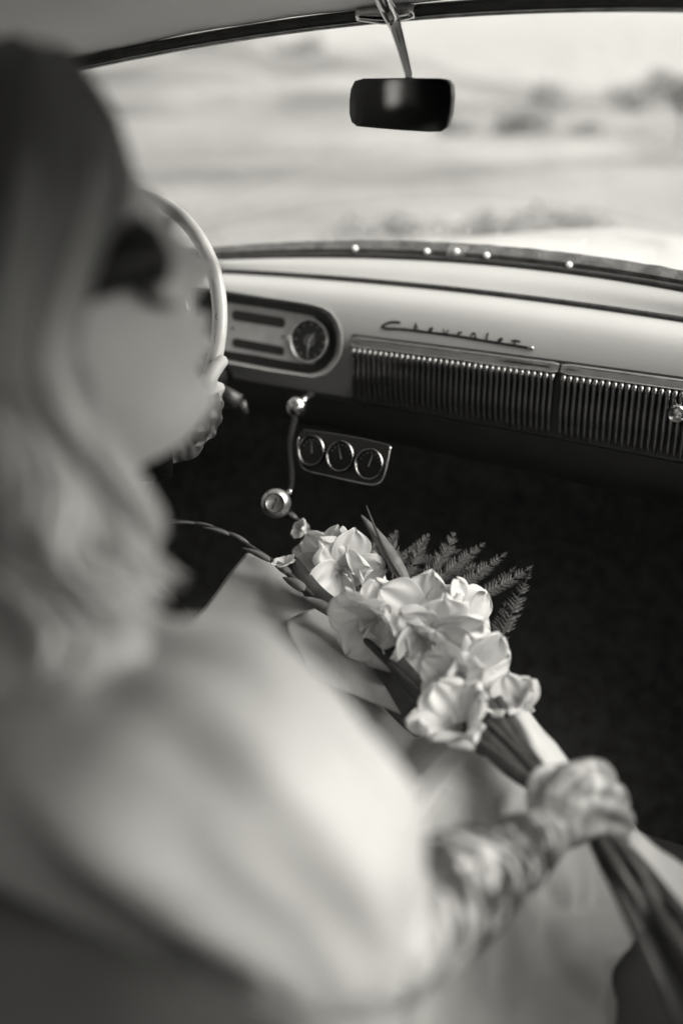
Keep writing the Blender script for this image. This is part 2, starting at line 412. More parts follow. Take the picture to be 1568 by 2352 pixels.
# ================================================================== THE CAR
car = thing('car', 'vintage car interior with cream dashboard, curved windscreen and dark bench seat', 'car', (0, .5, 0))
HW = .70
header = Row([(210, 150), (330, 122), (450, 97), (560, 80), (700, 60), (830, 46), (960, 37), (1200, 23), (1400, 15), (1568, 10)], 1.28, .30)
stripT = Row([(450, 572), (600, 560), (784, 551), (899, 550), (1034, 558), (1254, 577), (1384, 592), (1534, 613), (1568, 620)], 1.56, .30)
stripB = Row([(465, 597), (650, 592), (784, 592), (984, 595), (1134, 607), (1304, 626), (1568, 667)], 1.535, .28)
crease = Row([(480, 620), (784, 636), (984, 656), (1284, 693), (1568, 730)], 1.475, .10)
should = Row([(480, 655), (784, 682), (984, 704), (1284, 744), (1568, 782)], 1.430, .08)
trimT = Row([(520, 736), (810, 771), (1280, 832), (1568, 868)], 1.405, .06, 1)
trimB = Row([(520, 760), (810, 796), (1283, 857), (1568, 893)], 1.400, .06, 1)
lowR = Row([(492, 874), (658, 901), (832, 930), (1200, 985), (1568, 1042)], 1.415, .06, 1)
ribB = Row([(834, 930), (1100, 978), (1283, 1012), (1568, 1070)], 1.395, .06, 1)
undB = Row([(834, 1000), (1100, 1062), (1283, 1100), (1568, 1165)], 1.43, .06, 1)

# --- dashboard body (closed solid), the radio recess is cut out of it
rings = []
NX = 72
for i in range(NX + 1):
    x = -HW + 2 * HW * i / NX
    fr = [stripB(x, .03, -.002), stripB(x), lerp(stripB(x), crease(x), .5) + Vector((0, -.004, .004)), crease(x, .004, .002), crease(x, -.004, -.004), should(x), trimT(x), lerp(trimT(x), lowR(x), .5) + Vector((0, -.006, 0)), lowR(x), lowR(x, .02, -.006)]
    pf = catmull(fr, 4)
    bk = [lowR(x, .14, 0), Vector((x, stripB(x).y + .03, lowR(x).z + .02))]
    rings.append(pf + bk)
mb = MB().loft(rings)
dash = mb.build('dashboard', M['paint'], car)
# recess
pc = on_bow(711, 782, 1.408, .06)
pn = Vector((0, -math.cos(R(14)), math.sin(R(14)))).normalized()
def pod(u, v, off=0): return on_plane(u, v, pc + pn * off, pn)
outer = [(430, 655), (488, 663), (614, 683), (690, 694), (716, 699), (740, 706), (760, 718), (774, 737), (783, 762), (784, 790), (780, 815), (770, 833), (756, 850), (740, 860), (718, 866), (700, 864), (614, 851), (519, 833), (430, 815)]
def inset(pts, s, c=(640, 770)): return [(c[0] + (u - c[0]) * s, c[1] + (v - c[1]) * s) for u, v in pts]
cut = MB(); cut.loft([[pod(u, v, .05) for u, v in inset(outer, 1.06)], [pod(u, v, .0) for u, v in outer], [pod(u, v, -.035) for u, v in inset(outer, .97, (650, 772))]])
co = cut.build('cutter', M['dark'])
md = dash.modifiers.new('b', 'BOOLEAN'); md.object = co; md.operation = 'DIFFERENCE'; md.solver = 'EXACT'
apply_mods(dash); bpy.data.objects.remove(co)
for p in dash.data.polygons: p.use_smooth = True
sharp(dash, 30)
# recess lining, plate, slots, clock
podo = MB(); 
lip = [(u, v) for u, v in outer]
podo.loft([[pod(u, v, .0075) for u, v in inset(outer, 1.03, (650, 772))], [pod(u, v, .0085) for u, v in inset(outer, 1.0, (650, 772))], [pod(u, v, .002) for u, v in inset(outer, .965, (650, 774))], [pod(u, v, -.012) for u, v in inset(outer, .93, (650, 777))], [pod(u, v, -.022) for u, v in inset(outer, .915, (650, 778))]], caps=False)
bez = podo.build('radio_surround', M['paint'], car, ang=40)
MB().prism([pod(u, v, -.019) for u, v in inset(outer, .955, (650, 777))], pn * -.006).build('recess_floor', M['dark'], bez, smooth=False)
pl = [(514, 694), (600, 706), (672, 718), (720, 726), (742, 742), (752, 765), (752, 800), (742, 822), (720, 836), (682, 833), (600, 818), (512, 804), (518, 786), (522, 760), (522, 735), (518, 712)]
plate = MB().prism([pod(u, v, -.019) for u, v in pl], pn * .007).build('radio_plate', M['plate'], car, smooth=False); bevel(plate, .0012)
def rslot(pts, name):
    sc_ = MB().prism([pod(u, v, -.0118) for u, v in pts], pn * .0012).build(name, M['slot'], plate, smooth=False)
    ringp = [pod(u, v, -.0115) for u, v in pts]; q = MB(); ring_closed(q, ringp, .0007, 6); q.build('slot_rim', M['oldchrome'], plate)
def rrect(c0, c1, h, n=6):    # rounded bar from c0 to c1 (left and right centre), half height h
    (u0, v0), (u1, v1) = c0, c1; out = []
    for i in range(n + 1): a = math.pi / 2 + math.pi * i / n; out.append((u0 + math.cos(a) * h * .7, v0 - math.sin(a) * h))
    for i in range(n + 1): a = -math.pi / 2 + math.pi * i / n; out.append((u1 + math.cos(a) * h * .7, v1 - math.sin(a) * h))
    return out
rslot(rrect((541, 724), (648, 741), 11), 'dial_slot'); rslot(rrect((541, 787), (646, 806), 10), 'button_slot')
def disc(c, r, h, m, name, par, n=16, nv=None):
    nv = pn if nv is None else nv; ex = nv.cross(Vector((0, 0, 1))).normalized(); ey = ex.cross(nv).normalized() * -1
    return MB().loft([circ(c, ex, ey, r, n=n), circ(c + nv * h * .7, ex, ey, r, n=n), circ(c + nv * h, ex, ey, r * .75, n=n)]).build(name, m, par, ang=50)
for u, v in ((534, 754), (650, 774)): disc(pod(u, v, -.0118), .0022, .0012, M['dark'], 'screw', plate)
disc(pod(667, 775, -.012), .0035, .006, M['chrome'], 'set_knob', plate)
ex = Vector((1, 0, 0)); ey = pn.cross(ex).normalized() * -1
if ey.z < 0: ey = -ey
cc = pod(711, 782, -.010); cr = .0345
q = MB().loft([circ(cc - pn * .006, ex, ey, cr + .002, n=40), circ(cc + pn * .004, ex, ey, cr + .002, n=40), circ(cc + pn * .006, ex, ey, cr, n=40), circ(cc + pn * .0045, ex, ey, cr - .0018, n=40), circ(cc - pn * .001, ex, ey, cr - .003, n=40)], caps=False)
clock = q.build('clock', M['chrome'], car)
MB().prism(circ(cc - pn * .001, ex, ey, cr - .001, n=40), pn * -.004).build('clock_dial', M['dial'], clock, smooth=False)
for k in range(12):
    a = k * math.pi / 6; d = ex * math.cos(a) + ey * math.sin(a)
    MB().tube([cc + d * (cr * .72) + pn * .0004, cc + d * (cr * .84) + pn * .0004], .0006 if k % 3 else .0009, 5).build('hour_mark', M['mark'], clock)
def hand_(a, L, w_): 
    d = ex * math.sin(a) + ey * math.cos(a); MB().tube([cc - d * L * .15 + pn * .0012, cc + d * L * .6 + pn * .0012, cc + d * L + pn * .0012], [w_, w_ * .8, w_ * .3], 5).build('clock_hand', M['mark'], clock)
hand_(R(183), cr * .78, .0011); hand_(R(35), cr * .45, .0014)
q = MB(); ring_closed(q, circ(cc + pn * .001, ex, ey, cr * .26, n=16), .0006, 5); q.ball(cc + pn * .001, (.003, .002, .003), 8, 6)
q.build('clock_emblem', M['mark'], clock)
icl = [(150, 596), (300, 618), (418, 640), (428, 660), (428, 800), (418, 822), (300, 806), (150, 786), (110, 760), (100, 690), (110, 620)]
cl_ = MB().loft([[pod(u, v, off) for u, v in inset(icl, k, (270, 710))] for k, off in ((1.0, -.004), (1.0, .012), (.96, .016), (.92, .012), (.88, .004))]).build('instrument_cluster', M['dark'], car, ang=40)
for u, v, r_ in ((330, 725, .034), (235, 708, .034)):
    c = pod(u, v, .0045); MB().loft([circ(c + pn * d, ex, ey, q_, n=32) for d, q_ in ((0, r_), (.005, r_), (.006, r_ - .002), (.001, r_ - .004))], caps=False).build('cluster_rim', M['oldchrome'], cl_)
# --- crease seam and windscreen strip
q = MB(); q.tube([crease(-HW + 2 * HW * i / 50, -.0022, -.001) for i in range(51)], .0042, 8); q.build('dash_seam', M['rubber'], car)
rg = []
for i in range(121):
    x = -HW + 2 * HW * i / 120; a, b = stripT(x), stripB(x); jit = .0016 * vnoise(x * 40, 2)
    rg.append([a + Vector((0, .012, -.004)), a + Vector((0, 0, jit)), a + Vector((0, -.006, -.003 + jit)), lerp(a, b, .5) + Vector((0, -.006, .001)), lerp(a, b, .85) + Vector((0, .002, 0)), b + Vector((0, .008, -.004)), b + Vector((0, .03, -.01))])
strip = MB().loft(rg).build('windscreen_sill_strip', M['strip'], car, ang=40)
q = MB(); q.tube([stripB(-HW + 2 * HW * i / 60, -.001, .002) for i in range(61)], .0055, 8); q.build('strip_shadow_line', M['rubber'], strip)  # dark tube put in as the shadow line under the strip
for u, v in ((815, 571), (980, 578), (1048, 578), (1117, 587), (1306, 609)):
    p = on_bow(u, v, 1.537, .30); q = MB().ball(p, (.0052, .0052, .0052), 12, 8); q.build('trim_screw', mat('screw_glint', .8, .25), strip)  # white colour stands in for the glint on each screw
p0 = on_bow(1048, 577, 1.541, .30); rowm = []
for i in range(7):
    x = p0.x - .0165 + .033 * i / 6; a, b = stripT(x), stripB(x)
    rowm.append([lerp(a, b, .12) + Vector((0, -.006, .001)), lerp(a, b, .5) + Vector((0, -.0092, .002)), lerp(a, b, .74) + Vector((0, -.004, .001)), lerp(a, b, .74) + Vector((0, .004, 0)), lerp(a, b, .12) + Vector((0, .004, 0))])
MB().loft(rowm).build('centre_clip', M['oldchrome'], strip, ang=40)
# --- glass
V, F = [], []
for i in range(41):
    x = -HW + 2 * HW * i / 40
    for j in range(9): t = j / 8; V.append(lerp(stripT(x, .004, -.004), header(x, .004, .006), t) + Vector((0, .03 * math.sin(math.pi * t) * .6, .02 * math.sin(math.pi * t) * .5)))
for i in range(40):
    for j in range(8): p = i * 9 + j; F.append((p, p + 1, p + 10, p + 9))
gl = mesh('windscreen_glass', V, F, M['windscreen'], car)
# --- header moulding: dark garnish with a bright lower edge
rg = []; rc = []
for i in range(81):
    x = -HW + 2 * HW * i / 80; h = header(x)
    rg.append([h + Vector((0, .012, -.002)), h + Vector((0, -.004, -.002)), h + Vector((0, -.010, .001)), h + Vector((0, -.013, .005)), h + Vector((0, -.012, .010)), h + Vector((0, .0, .013)), h + Vector((0, .012, .013))])
    rc.append(h + Vector((0, -.004, -.0035)))
MB().loft(rg).build('header_moulding', M['garnish'], car)
q = MB(); q.tube(rc, .0034, 8); q.build('header_bead', M['oldchrome'], car)
# --- headliner and roof skin
V, F = [], []; NXr, NYr = 40, 36
for i in range(NXr + 1):
    x = -.74 + 1.48 * i / NXr
    for j in range(NYr + 1):
        t = j / NYr; h = header(max(-HW, min(HW, x)), -.006, .012); y = h.y - t * 2.55
        rise = .055 * (1 - math.exp(-t * 7)) - .16 * max(0, t - .62) ** 1.4 * 3
        edge = max(0, abs(x) - .5) / .24
        V.append(Vector((x, y, h.z * (1 - min(1, t * 3)) + 1.447 * min(1, t * 3) + rise - .10 * edge ** 2 + .003 * vnoise(x * 9, y * 9))))
for i in range(NXr):
    for j in range(NYr): p = i * (NYr + 1) + j; F.append((p, p + 1, p + NYr + 2, p + NYr + 1))
hl = mesh('headliner', V, F, M['headliner'], car)
roof = mesh('roof_skin', [v + Vector((0, 0, .05)) for v in V], F, M['hood'], car)
# --- bonnet and cowl outside the glass
V, F = [], []
for i in range(41):
    x = -.80 + 1.6 * i / 40
    for j in range(21):
        t = j / 20; s0 = stripT(max(-HW, min(HW, x)), .03, -.014)
        V.append(Vector((x, s0.y + .01 + t * 1.25, s0.z - .02 - .09 * t ** 1.3 - .30 * max(0, abs(x) - .45) ** 1.5 - .14 * max(0, t - .8) ** 1.2 * 3 + .018 * math.exp(-(x / .2) ** 2) * min(1, t * 4))))
for i in range(40):
    for j in range(20): p = i * 21 + j; F.append((p, p + 1, p + 22, p + 21))
mesh('bonnet', V, F, M['hood'], car)
# --- body sides, floor, firewall, pillars, side glass
for s_ in (-1, 1):
    q = MB()
    def side_ring(y, z0, z1, x0, x1): return [Vector((s_ * x0, y, z0)), Vector((s_ * (x0 + .02), y, (z0 + z1) * .5)), Vector((s_ * x0, y, z1 - .015)), Vector((s_ * (x0 + .012), y, z1)), Vector((s_ * (x1 - .02), y, z1)), Vector((s_ * x1, y, (z0 + z1) * .5)), Vector((s_ * x1, y, z0))]
    q.loft([side_ring(y, .24, 1.06 - .012 * (y - .2), .735, .86) for y in (1.75, 1.2, .6, 0, -.6, -1.4)])
    d = q.build('door', M['paint'], car, ang=40)
    for a, b in (((s_ * .775, 1.50, 1.05), (s_ * .735, 1.06, 1.41)), ((s_ * .79, -.12, 1.05), (s_ * .73, -.16, 1.42)), ((s_ * .79, -1.05, 1.05), (s_ * .70, -.85, 1.40))):
        q = MB().tube([Vector(a), lerp(Vector(a), Vector(b), .5) + Vector((s_ * .008, 0, 0)), Vector(b)], [.035, .03, .035], 8)
        q.build('window_pillar', M['paint'], car)
    V = [Vector((s_ * .80, 1.5, 1.03)), Vector((s_ * .80, -.1, 1.05)), Vector((s_ * .745, -.12, 1.41)), Vector((s_ * .745, 1.05, 1.41))]
    mesh('side_window', V + [v + Vector((s_ * .004, 0, 0)) for v in V], [(0, 1, 2, 3), (7, 6, 5, 4), (0, 4, 5, 1), (1, 5, 6, 2), (2, 6, 7, 3), (3, 7, 4, 0)], M['glass'], car, smooth=False)
fl = MB().box((-.74, -1.5, .20), (.74, 1.95, .24)); fl.build('floor_pan', M['carpet'], car, smooth=False)
q = MB(); q.loft([[Vector((x, 1.62, 1.02)), Vector((x, 1.66, .7)), Vector((x, 1.55, .4)), Vector((x, 1.35, .245)), Vector((x, 1.4, .235)), Vector((x, 1.8, .4)), Vector((x, 1.8, 1.02))] for x in (-.735, 0, .735)])
q.build('firewall', M['carpet'], car, ang=30)
q = MB().loft([[Vector((x, -1.15, .24)), Vector((x, -1.15, 1.0)), Vector((x, -1.45, 1.03)), Vector((x, -1.5, .24))] for x in (-.74, .74)]); q.build('rear_seat', M['seat'], car, smooth=False)
q = MB()
for x0, x1, z0, z1 in ((-.74, -.42, 1.0, 1.48), (.42, .74, 1.0, 1.48), (-.42, .42, 1.0, 1.12), (-.42, .42, 1.34, 1.48)):
    MB().box((x0, -1.30, z0), (x1, -1.24, z1)).build('rear_bulkhead', M['garnish'], car, smooth=False)
mesh('rear_window', [Vector((-.43, -1.27, 1.11)), Vector((.43, -1.27, 1.11)), Vector((.43, -1.27, 1.35)), Vector((-.43, -1.27, 1.35))], [(0, 1, 2, 3)], M['glass'], car)
for s_ in (-1, 1):
    for y0, y1, z0, z1 in ((-1.30, -1.0, 1.0, 1.44), (-1.0, -.74, 1.0, 1.165), (-1.0, -.74, 1.245, 1.44), (-.74, -.52, 1.0, 1.44)):  # unseen panels; their gap is shaped to put a bright patch in the mirror
        MB().box((min(s_ * .74, s_ * .78), y0, z0), (max(s_ * .74, s_ * .78), y1, z1)).build('rear_quarter_panel', M['garnish'], car, smooth=False)
# under-dash panel
q = MB().loft([[ribB(x, .0, .002), lerp(ribB(x), undB(x), .35) + Vector((0, -.004, 0)), undB(x), undB(x, .03, -.008), undB(x, .2, 0), ribB(x, .16, 0)] for x in [-HW + 2 * HW * i / 30 for i in range(31)]])
q.build('under_dash_panel', M['dark'], car, ang=50)
# --- bench seat
def cushion(name, ctrl, m, x0, x1, n=24):
    rg = []
    for i in range(n + 1):
        x = lerp(x0, x1, i / n); e = min(1, min(i, n - i) / (n * .06)); e = .93 + .07 * math.sqrt(e)
        c = sum((Vector((0, a, b)) for a, b in ctrl), Vector()) / len(ctrl)
        pts = [Vector((x, 0, 0)) + c + (Vector((0, a, b)) - c) * e for a, b in ctrl]
        rg.append(catmull(pts + [pts[0]], 4)[:-1])
    return MB().loft(rg).build(name, m, car)
cushion('seat_cushion', [(.20, .30), (.62, .30), (.98, .32), (1.03, .42), (1.015, .52), (.96, .575), (.7, .565), (.4, .545), (.24, .54)], M['seat'], -.72, .72)
cushion('seat_back', [(.24, .45), (.29, .62), (.295, .88), (.27, .985), (.21, 1.0), (.15, .95), (.10, .62), (.12, .42)], M['seat'], -.72, .72)
q = MB(); q.tube([Vector((-.70, 1.033, .50)), Vector((0, 1.035, .50)), Vector((.70, 1.033, .50))], .004, 6); q.build('seat_piping', M['garnish'], car)
q = MB().box((.42, 1.02, .300), (.70, 1.18, .325)); bevel(q.build('sill_plate', M['oldchrome'], car, smooth=False), .004)
# --- ribbed grille, chrome bars
gp = Vector((0, 0, 0)); xg0 = trimB.at(812, 800).x; xg1 = trimB.at(1279, 857).x; xg2 = trimB.at(1291, 858).x
def bar(x0, x1):
    rg = []; n = 40
    for i in range(n + 1):
        x = lerp(x0, x1, i / n); a, b = trimT(x), trimB(x); e = 1 if 0 < i < n else .75
        m_ = lerp(a, b, .5); ah, bh = m_ + (a - m_) * e, m_ + (b - m_) * e
        o_ = lambda t, d: lerp(ah, bh, t) + Vector((0, -d * e, 0))
        rg.append([o_(0, -.006), o_(0, .003), o_(.06, .0065), o_(.14, .007), o_(.18, .0050), o_(.5, .0075), o_(.82, .0088), o_(.88, .0098), o_(.95, .0092), o_(1, .004), o_(1, -.006)])
    gk = MB(); gk.loft([[trimT(x, -.001, .0022), trimB(x, -.001, -.0022), trimB(x, .006, -.002), trimT(x, .006, .002)] for x in [lerp(x0 - .0025, x1 + .0025, i / 20) for i in range(21)]])  # dark strip stands in for the shadow gap round the bar
    cb = MB().loft(rg).build('chrome_bar', M['chrome'], car, ang=60); gk.build('bar_shadow_gap', M['dark'], cb, smooth=False); return cb
bar(xg0 - .002, xg1 + .002); bar(xg2 - .002, .66)
backp = MB().loft([[trimB(x, .004, 0), trimB(x, .0, -.002), lerp(trimB(x), ribB(x), .5) + Vector((0, -.004, 0)), ribB(x, .0, .004), ribB(x, .02, 0), trimB(x, .02, 0)] for x in [lerp(xg0, .66, i / 30) for i in range(31)]])
grille = backp.build('ribbed_grille', M['dark'], car, ang=40)
pitch = (xg1 - xg0) / 36.0
xs = [xg0 + pitch * (i + .5) for i in range(36)]
k = 0
while xg2 + pitch * (k + .5) < .655: xs.append(xg2 + pitch * (k + .5)); k += 1
# one rib mesh shared by all
def rib_mesh():
    x = .1; T, B = trimB(x), ribB(x); hgt = T.z - B.z; prof = [(.004, -.0005), (-.010, -.0005), (-.014, -.004), (-.0145, -.010), (-.0125, -.018), (-.0128, -.03), (-.0125, -.5 * hgt), (-.0105, -.75 * hgt), (-.005, -.93 * hgt), (.004, -hgt)]
    rg = []
    for a, b in prof:
        wv = .0033 if a < .003 else .0028
        rg.append([Vector((-wv, a + .003, b)), Vector((-wv, a + .0012, b)), Vector((-wv * .5, a, b)), Vector((wv * .5, a, b)), Vector((wv, a + .0012, b)), Vector((wv, a + .003, b)), Vector((wv, max(a, .004) + .006, b)), Vector((-wv, max(a, .004) + .006, b))])
    m_ = MB().loft(rg); o_ = mesh('rib', m_.V, m_.F, M['ribchrome'], None, loc=(0, 0, 0)); me = o_.data; bpy.data.objects.remove(o_); return me
rm = rib_mesh()
refh = trimB(.1).z - ribB(.1).z
for x in xs:
    T = trimB(x); o = link('rib', rm, grille, T); o.scale = (1, 1, (T.z - ribB(x).z) / refh)
lb = MB(); lp = trimB.at(1562, 940) + Vector((0, -.02, 0)); lb.loft([circ(lp + Vector((0, -d, 0)), Vector((1, 0, 0)), Vector((0, 0, 1)), r_, n=20) for d, r_ in ((-.012, .013), (.004, .013), (.008, .011), (.006, .008), (.006, .0005))]); lb.build('glovebox_lock', M['chrome'], car, ang=60)
# --- script badge
bpn = (lerp(should(.1), trimT(.1), .7)); bn_ = Vector((0, -(should(.1).z - trimT(.1).z), (should(.1).y - trimT(.1).y))).normalized()
def bad(zx, zy, off=.0025):
    u, v = 784 + zx * .5, 690 + zy * .5; lo = 1.40
    for _ in range(3):                       # follow the dashboard's skin
        p = on_bow(u, v, lo, .07); a, b = should(p.x), trimT(p.x); t = (p.z - b.z) / max(1e-4, a.z - b.z); lo = lerp(b.y, a.y, max(0, min(1, t))) + .07 * p.x * p.x
    return p + Vector((0, -off, off * .3))
badge = MB().tube(catmull([bad(*q_) for q_ in ((275, 103), (240, 100), (208, 108), (190, 121), (212, 129), (270, 131), (340, 139), (420, 149), (520, 162), (620, 179), (700, 192), (780, 205), (830, 213), (882, 221))], 5), .0019, 7).build('badge_script', M['badge'], car)
for st in ([[(346, 104), (341, 122), (335, 141)], [(336, 131), (345, 119), (351, 122), (353, 141)]], [[(406, 140), (418, 134), (420, 127), (411, 129), (407, 140), (420, 148)]],
           [[(472, 134), (477, 144), (482, 156), (488, 146), (494, 137)]], [[(537, 161), (541, 147), (548, 150), (556, 145)]], [[(608, 150), (599, 160), (602, 173), (612, 175), (619, 165), (616, 153), (608, 150)]],
           [[(675, 149), (671, 165), (668, 182)]], [[(723, 187), (736, 182), (740, 175), (730, 177), (723, 187), (736, 195)]], [[(803, 180), (799, 192), (797, 206)], [(784, 185), (803, 187), (823, 189)]]):
    q = MB()
    for s_ in st: q.tube(catmull([bad(a, b) for a, b in s_], 4), .0015, 6)
    q.build('letter', M['badge'], badge)
MB().tube([bad(860, 217, .0035), bad(886, 220, .0035)], [.0022, .0018], 6).build('badge_tip', M['chrome'], badge)
# --- rear-view mirror
mp = P(921, 241, 1.20)
mn = (Vector((-.10, -1, -.06))).normalized(); 
mn = (mn * .75 + (CAM - mp).normalized() * .25).normalized()
outl = [(806, 205), (803, 230), (803, 262), (808, 280), (820, 290), (860, 294), (920, 299), (985, 303), (1012, 302), (1027, 292), (1035, 262), (1039, 225), (1037, 196), (1028, 184), (1010, 180), (920, 179), (835, 180), (815, 186)]
mo = [on_plane(u, v, mp, mn) for u, v in outl]
mc = sum(mo, Vector()) / len(mo)
mirror = MB().loft([[mc + (p - mc) * s_ + mn * d for p in mo] for s_, d in ((.90, -.020), (.985, -.012), (1.0, -.003), (1.0, .001), (.985, .0022), (.965, .0015))]).build('rear_view_mirror', M['garnish'], car, ang=50)
MB().prism([mc + (p - mc) * .968 + mn * .0017 for p in mo], mn * .0006).build('mirror_glass', M['mirror'], mirror, smooth=False)
bt = header.at(885, 18) + Vector((0, -.02, .0)); ms = on_plane(941, 182, mp - mn * .014, mn)
stem = catmull([P(868, -40, (bt - CAM).dot(FW) - .05), P(888, 14, (bt - CAM).dot(FW) - .03), P(908, 62, (bt - CAM).dot(FW) - .015), P(925, 120, lerp((bt - CAM).dot(FW), (ms - CAM).dot(FW), .6)), ms], 6)
n_ = len(stem); MB().tube(stem, [lerp(.014, .0075, min(1, i / (n_ * .5))) if i < n_ * .5 else lerp(.0075, .0048, (i / n_ - .5) * 2) for i in range(n_)], 10).build('mirror_stem', M['chrome'], mirror)
rg = []
for i in range(13):
    u = lerp(833, 962, i / 12); v = 38 - (u - 833) * .06; wd = .5 + .5 * math.sin(math.pi * i / 12); b_ = header.at(u, v + 6) + Vector((0, -.016, .004)); h = .007 + .006 * wd ** 3
    rg.append([b_ + Vector((0, .006, -h)), b_ + Vector((0, -.001, -h)), b_ + Vector((0, -.006, -h * .3)), b_ + Vector((0, -.006, h * .4)), b_ + Vector((0, -.001, h)), b_ + Vector((0, .006, h))])
MB().loft(rg).build('mirror_bracket', M['chrome'], mirror)
# --- steering wheel
WC = Vector((-.385, 1.10, 1.045)); wr = .208
wn = Vector((.0, -math.cos(R(24)), math.sin(R(24)))).normalized()
wx = Vector((1, 0, 0)); wy = wn.cross(wx) * -1
if wy.z < 0: wy = -wy
rim = MB(); ring_closed(rim, circ(WC, wx, wy, wr, n=96), .0105, 14)
wheel = rim.build('steering_wheel', M['ivory'], car)
hub = WC - wn * .055
q = MB()
for a in (0, 180):
    d = wx * math.cos(R(a)) + wy * math.sin(R(a)); q.tube([hub + d * .02, hub + d * .10 + wn * .01, WC + d * (wr - .004)], [.014, .011, .009], 10, flat=.5, ref=wn)
q.build('spoke', M['ivory'], wheel)
q = MB(); ring_closed(q, circ(WC - wn * .03, wx, wy, .135, n=64), .004, 8); q.build('horn_ring', M['chrome'], wheel)
q = MB(); q.loft([circ(hub + wn * d, wx, wy, r_, n=32) for d, r_ in ((-.03, .03), (0, .042), (.018, .036), (.026, .02), (.027, .001))]); q.build('horn_cap', M['ivory'], wheel, ang=60)
q = MB(); q.tube([hub - wn * .01, hub - wn * .3, hub - wn * .5], .026, 16); q.build('steering_column', M['dark'], car)
for a, L in ((12, .010), (4, .014), (-5, .006), (30, .006)):
    d = wx * math.cos(R(a)) + wy * math.sin(R(a)); t = wx * -math.sin(R(a)) + wy * math.cos(R(a)); b_ = WC + d * (wr + .0012) + wn * .0102
    q = MB(); q.tube([b_ + t * L * .5 + d * .001, b_ + d * -.0012, b_ - t * L * .5 + d * .0006], [.0004, .0008, .0004], 5); q.build('rim_crack', M['crack'], wheel)
# --- switch on the column, ball knob, shift lever and its satin knob
q = MB(); q.tube([P(505, 905, 1.52), P(550, 925, 1.52)], [.016, .014], 12); q.tube([P(552, 925, 1.52), P(562, 950, 1.53)], [.010, .007], 10); q.build('column_switch', M['garnish'], car)
bk = P(681, 935, 1.545); q = MB().ball(bk, .0165, 20, 14); q.tube([bk, bk + Vector((0, .05, .01))], .006, 8); q.build('choke_knob', M['oldchrome'], car)
kn = P(634, 1156, 1.40); kd = (CAM + Vector((-.25, 0, 0)) - kn).normalized(); kx = kd.cross(Vector((0, 0, 1))).normalized(); ky = kx.cross(kd)
lever = MB().tube(catmull([P(676, 962, 1.53), P(664, 1020, 1.50), P(668, 1090, 1.46), P(664, 1128, 1.425), kn], 5), [.0055] * 12 + [.0045] * 9, 10).build('shift_lever', mat('lever_black', .012, .8, spec=.08), car)
q = MB().loft([circ(kn + kd * d, kx, ky, r_, n=32) for d, r_ in ((-.016, .004), (-.014, .013), (-.008, .0195), (0, .0215), (.007, .0195), (.011, .015), (.0125, .0135), (.0118, .0128), (.0112, .001))]); knob = q.build('shift_knob', M['knob'], lever, ang=60)
q = MB(); ring_closed(q, circ(kn + kd * .0124, kx, ky, .0132, n=32), .0007, 6); q.build('knob_ring', M['dark'], lever)
q = MB(); a_ = (ky + kx * -.35).normalized(); q.tube([kn + kd * .0118 + a_ * s_ for s_ in (-.010, -.004, -.002, .002, .004, .010)], [.0004, .0012, .0005, .0005, .0012, .0004], 6); q.build('knob_mark', M['dark'], lever)
q = MB(); q.ball(P(665, 1130, 1.415), .0045, 10, 8); q.build('lever_stud', M['chrome'], lever)
# --- triple gauge panel
gp0 = P(785, 1050, 1.46); gn = (Vector((-.05, -.93, .36))).normalized()
def G(u, v, off=0): return on_plane(u, v, gp0 + gn * off, gn)
go = [(700, 986), (760, 994), (840, 1008), (897, 1022), (890, 1060), (880, 1098), (866, 1110), (840, 1110), (770, 1096), (705, 1080), (690, 1062), (684, 1030), (688, 1000)]
gpan = MB().prism([G(u, v) for u, v in go], gn * .004).build('gauge_panel', M['dark'], car, smooth=False); bevel(gpan, .0015)
q = MB(); q.tube(catmull([G(u, v, .004) for u, v in ((686, 1005), (684, 1034), (691, 1063), (706, 1081), (770, 1097), (840, 1111), (866, 1110), (880, 1097), (890, 1060), (896, 1026))], 5), .0019, 7); q.build('panel_edge', M['oldchrome'], gpan)
gex = Vector((1, 0, 0)); gex = (gex - gn * gex.dot(gn)).normalized(); gey = gn.cross(gex); gey = gey if gey.z > 0 else -gey
for u, v in ((718, 1035), (784, 1048), (850, 1066)):
    c = G(u, v, .004); rr = .0235
    MB().loft([circ(c + gn * d, gex, gey, r_, n=32) for d, r_ in ((-.001, rr), (.005, rr), (.007, rr - .0015), (.006, rr - .0032), (.002, rr - .004))], caps=False).build('gauge_rim', M['ribchrome'], gpan, ang=70)
    MB().prism(circ(c + gn * .001, gex, gey, rr - .002, n=28), gn * .001).build('gauge_dial', M['dial'], gpan, smooth=False)
    a = random.uniform(-.6, .6); d = gex * math.sin(a) + gey * math.cos(a); MB().tube([c + gn * .003 - d * .004, c + gn * .003 + d * .014], [.0008, .0003], 5).build('gauge_needle', M['mark'], gpan)
    for k in range(-3, 4):
        d = gex * math.sin(k * .4) + gey * math.cos(k * .4); MB().tube([c + gn * .0025 + d * .0150, c + gn * .0025 + d * .0178], .0004, 4).build('gauge_mark', M['mark'], gpan)

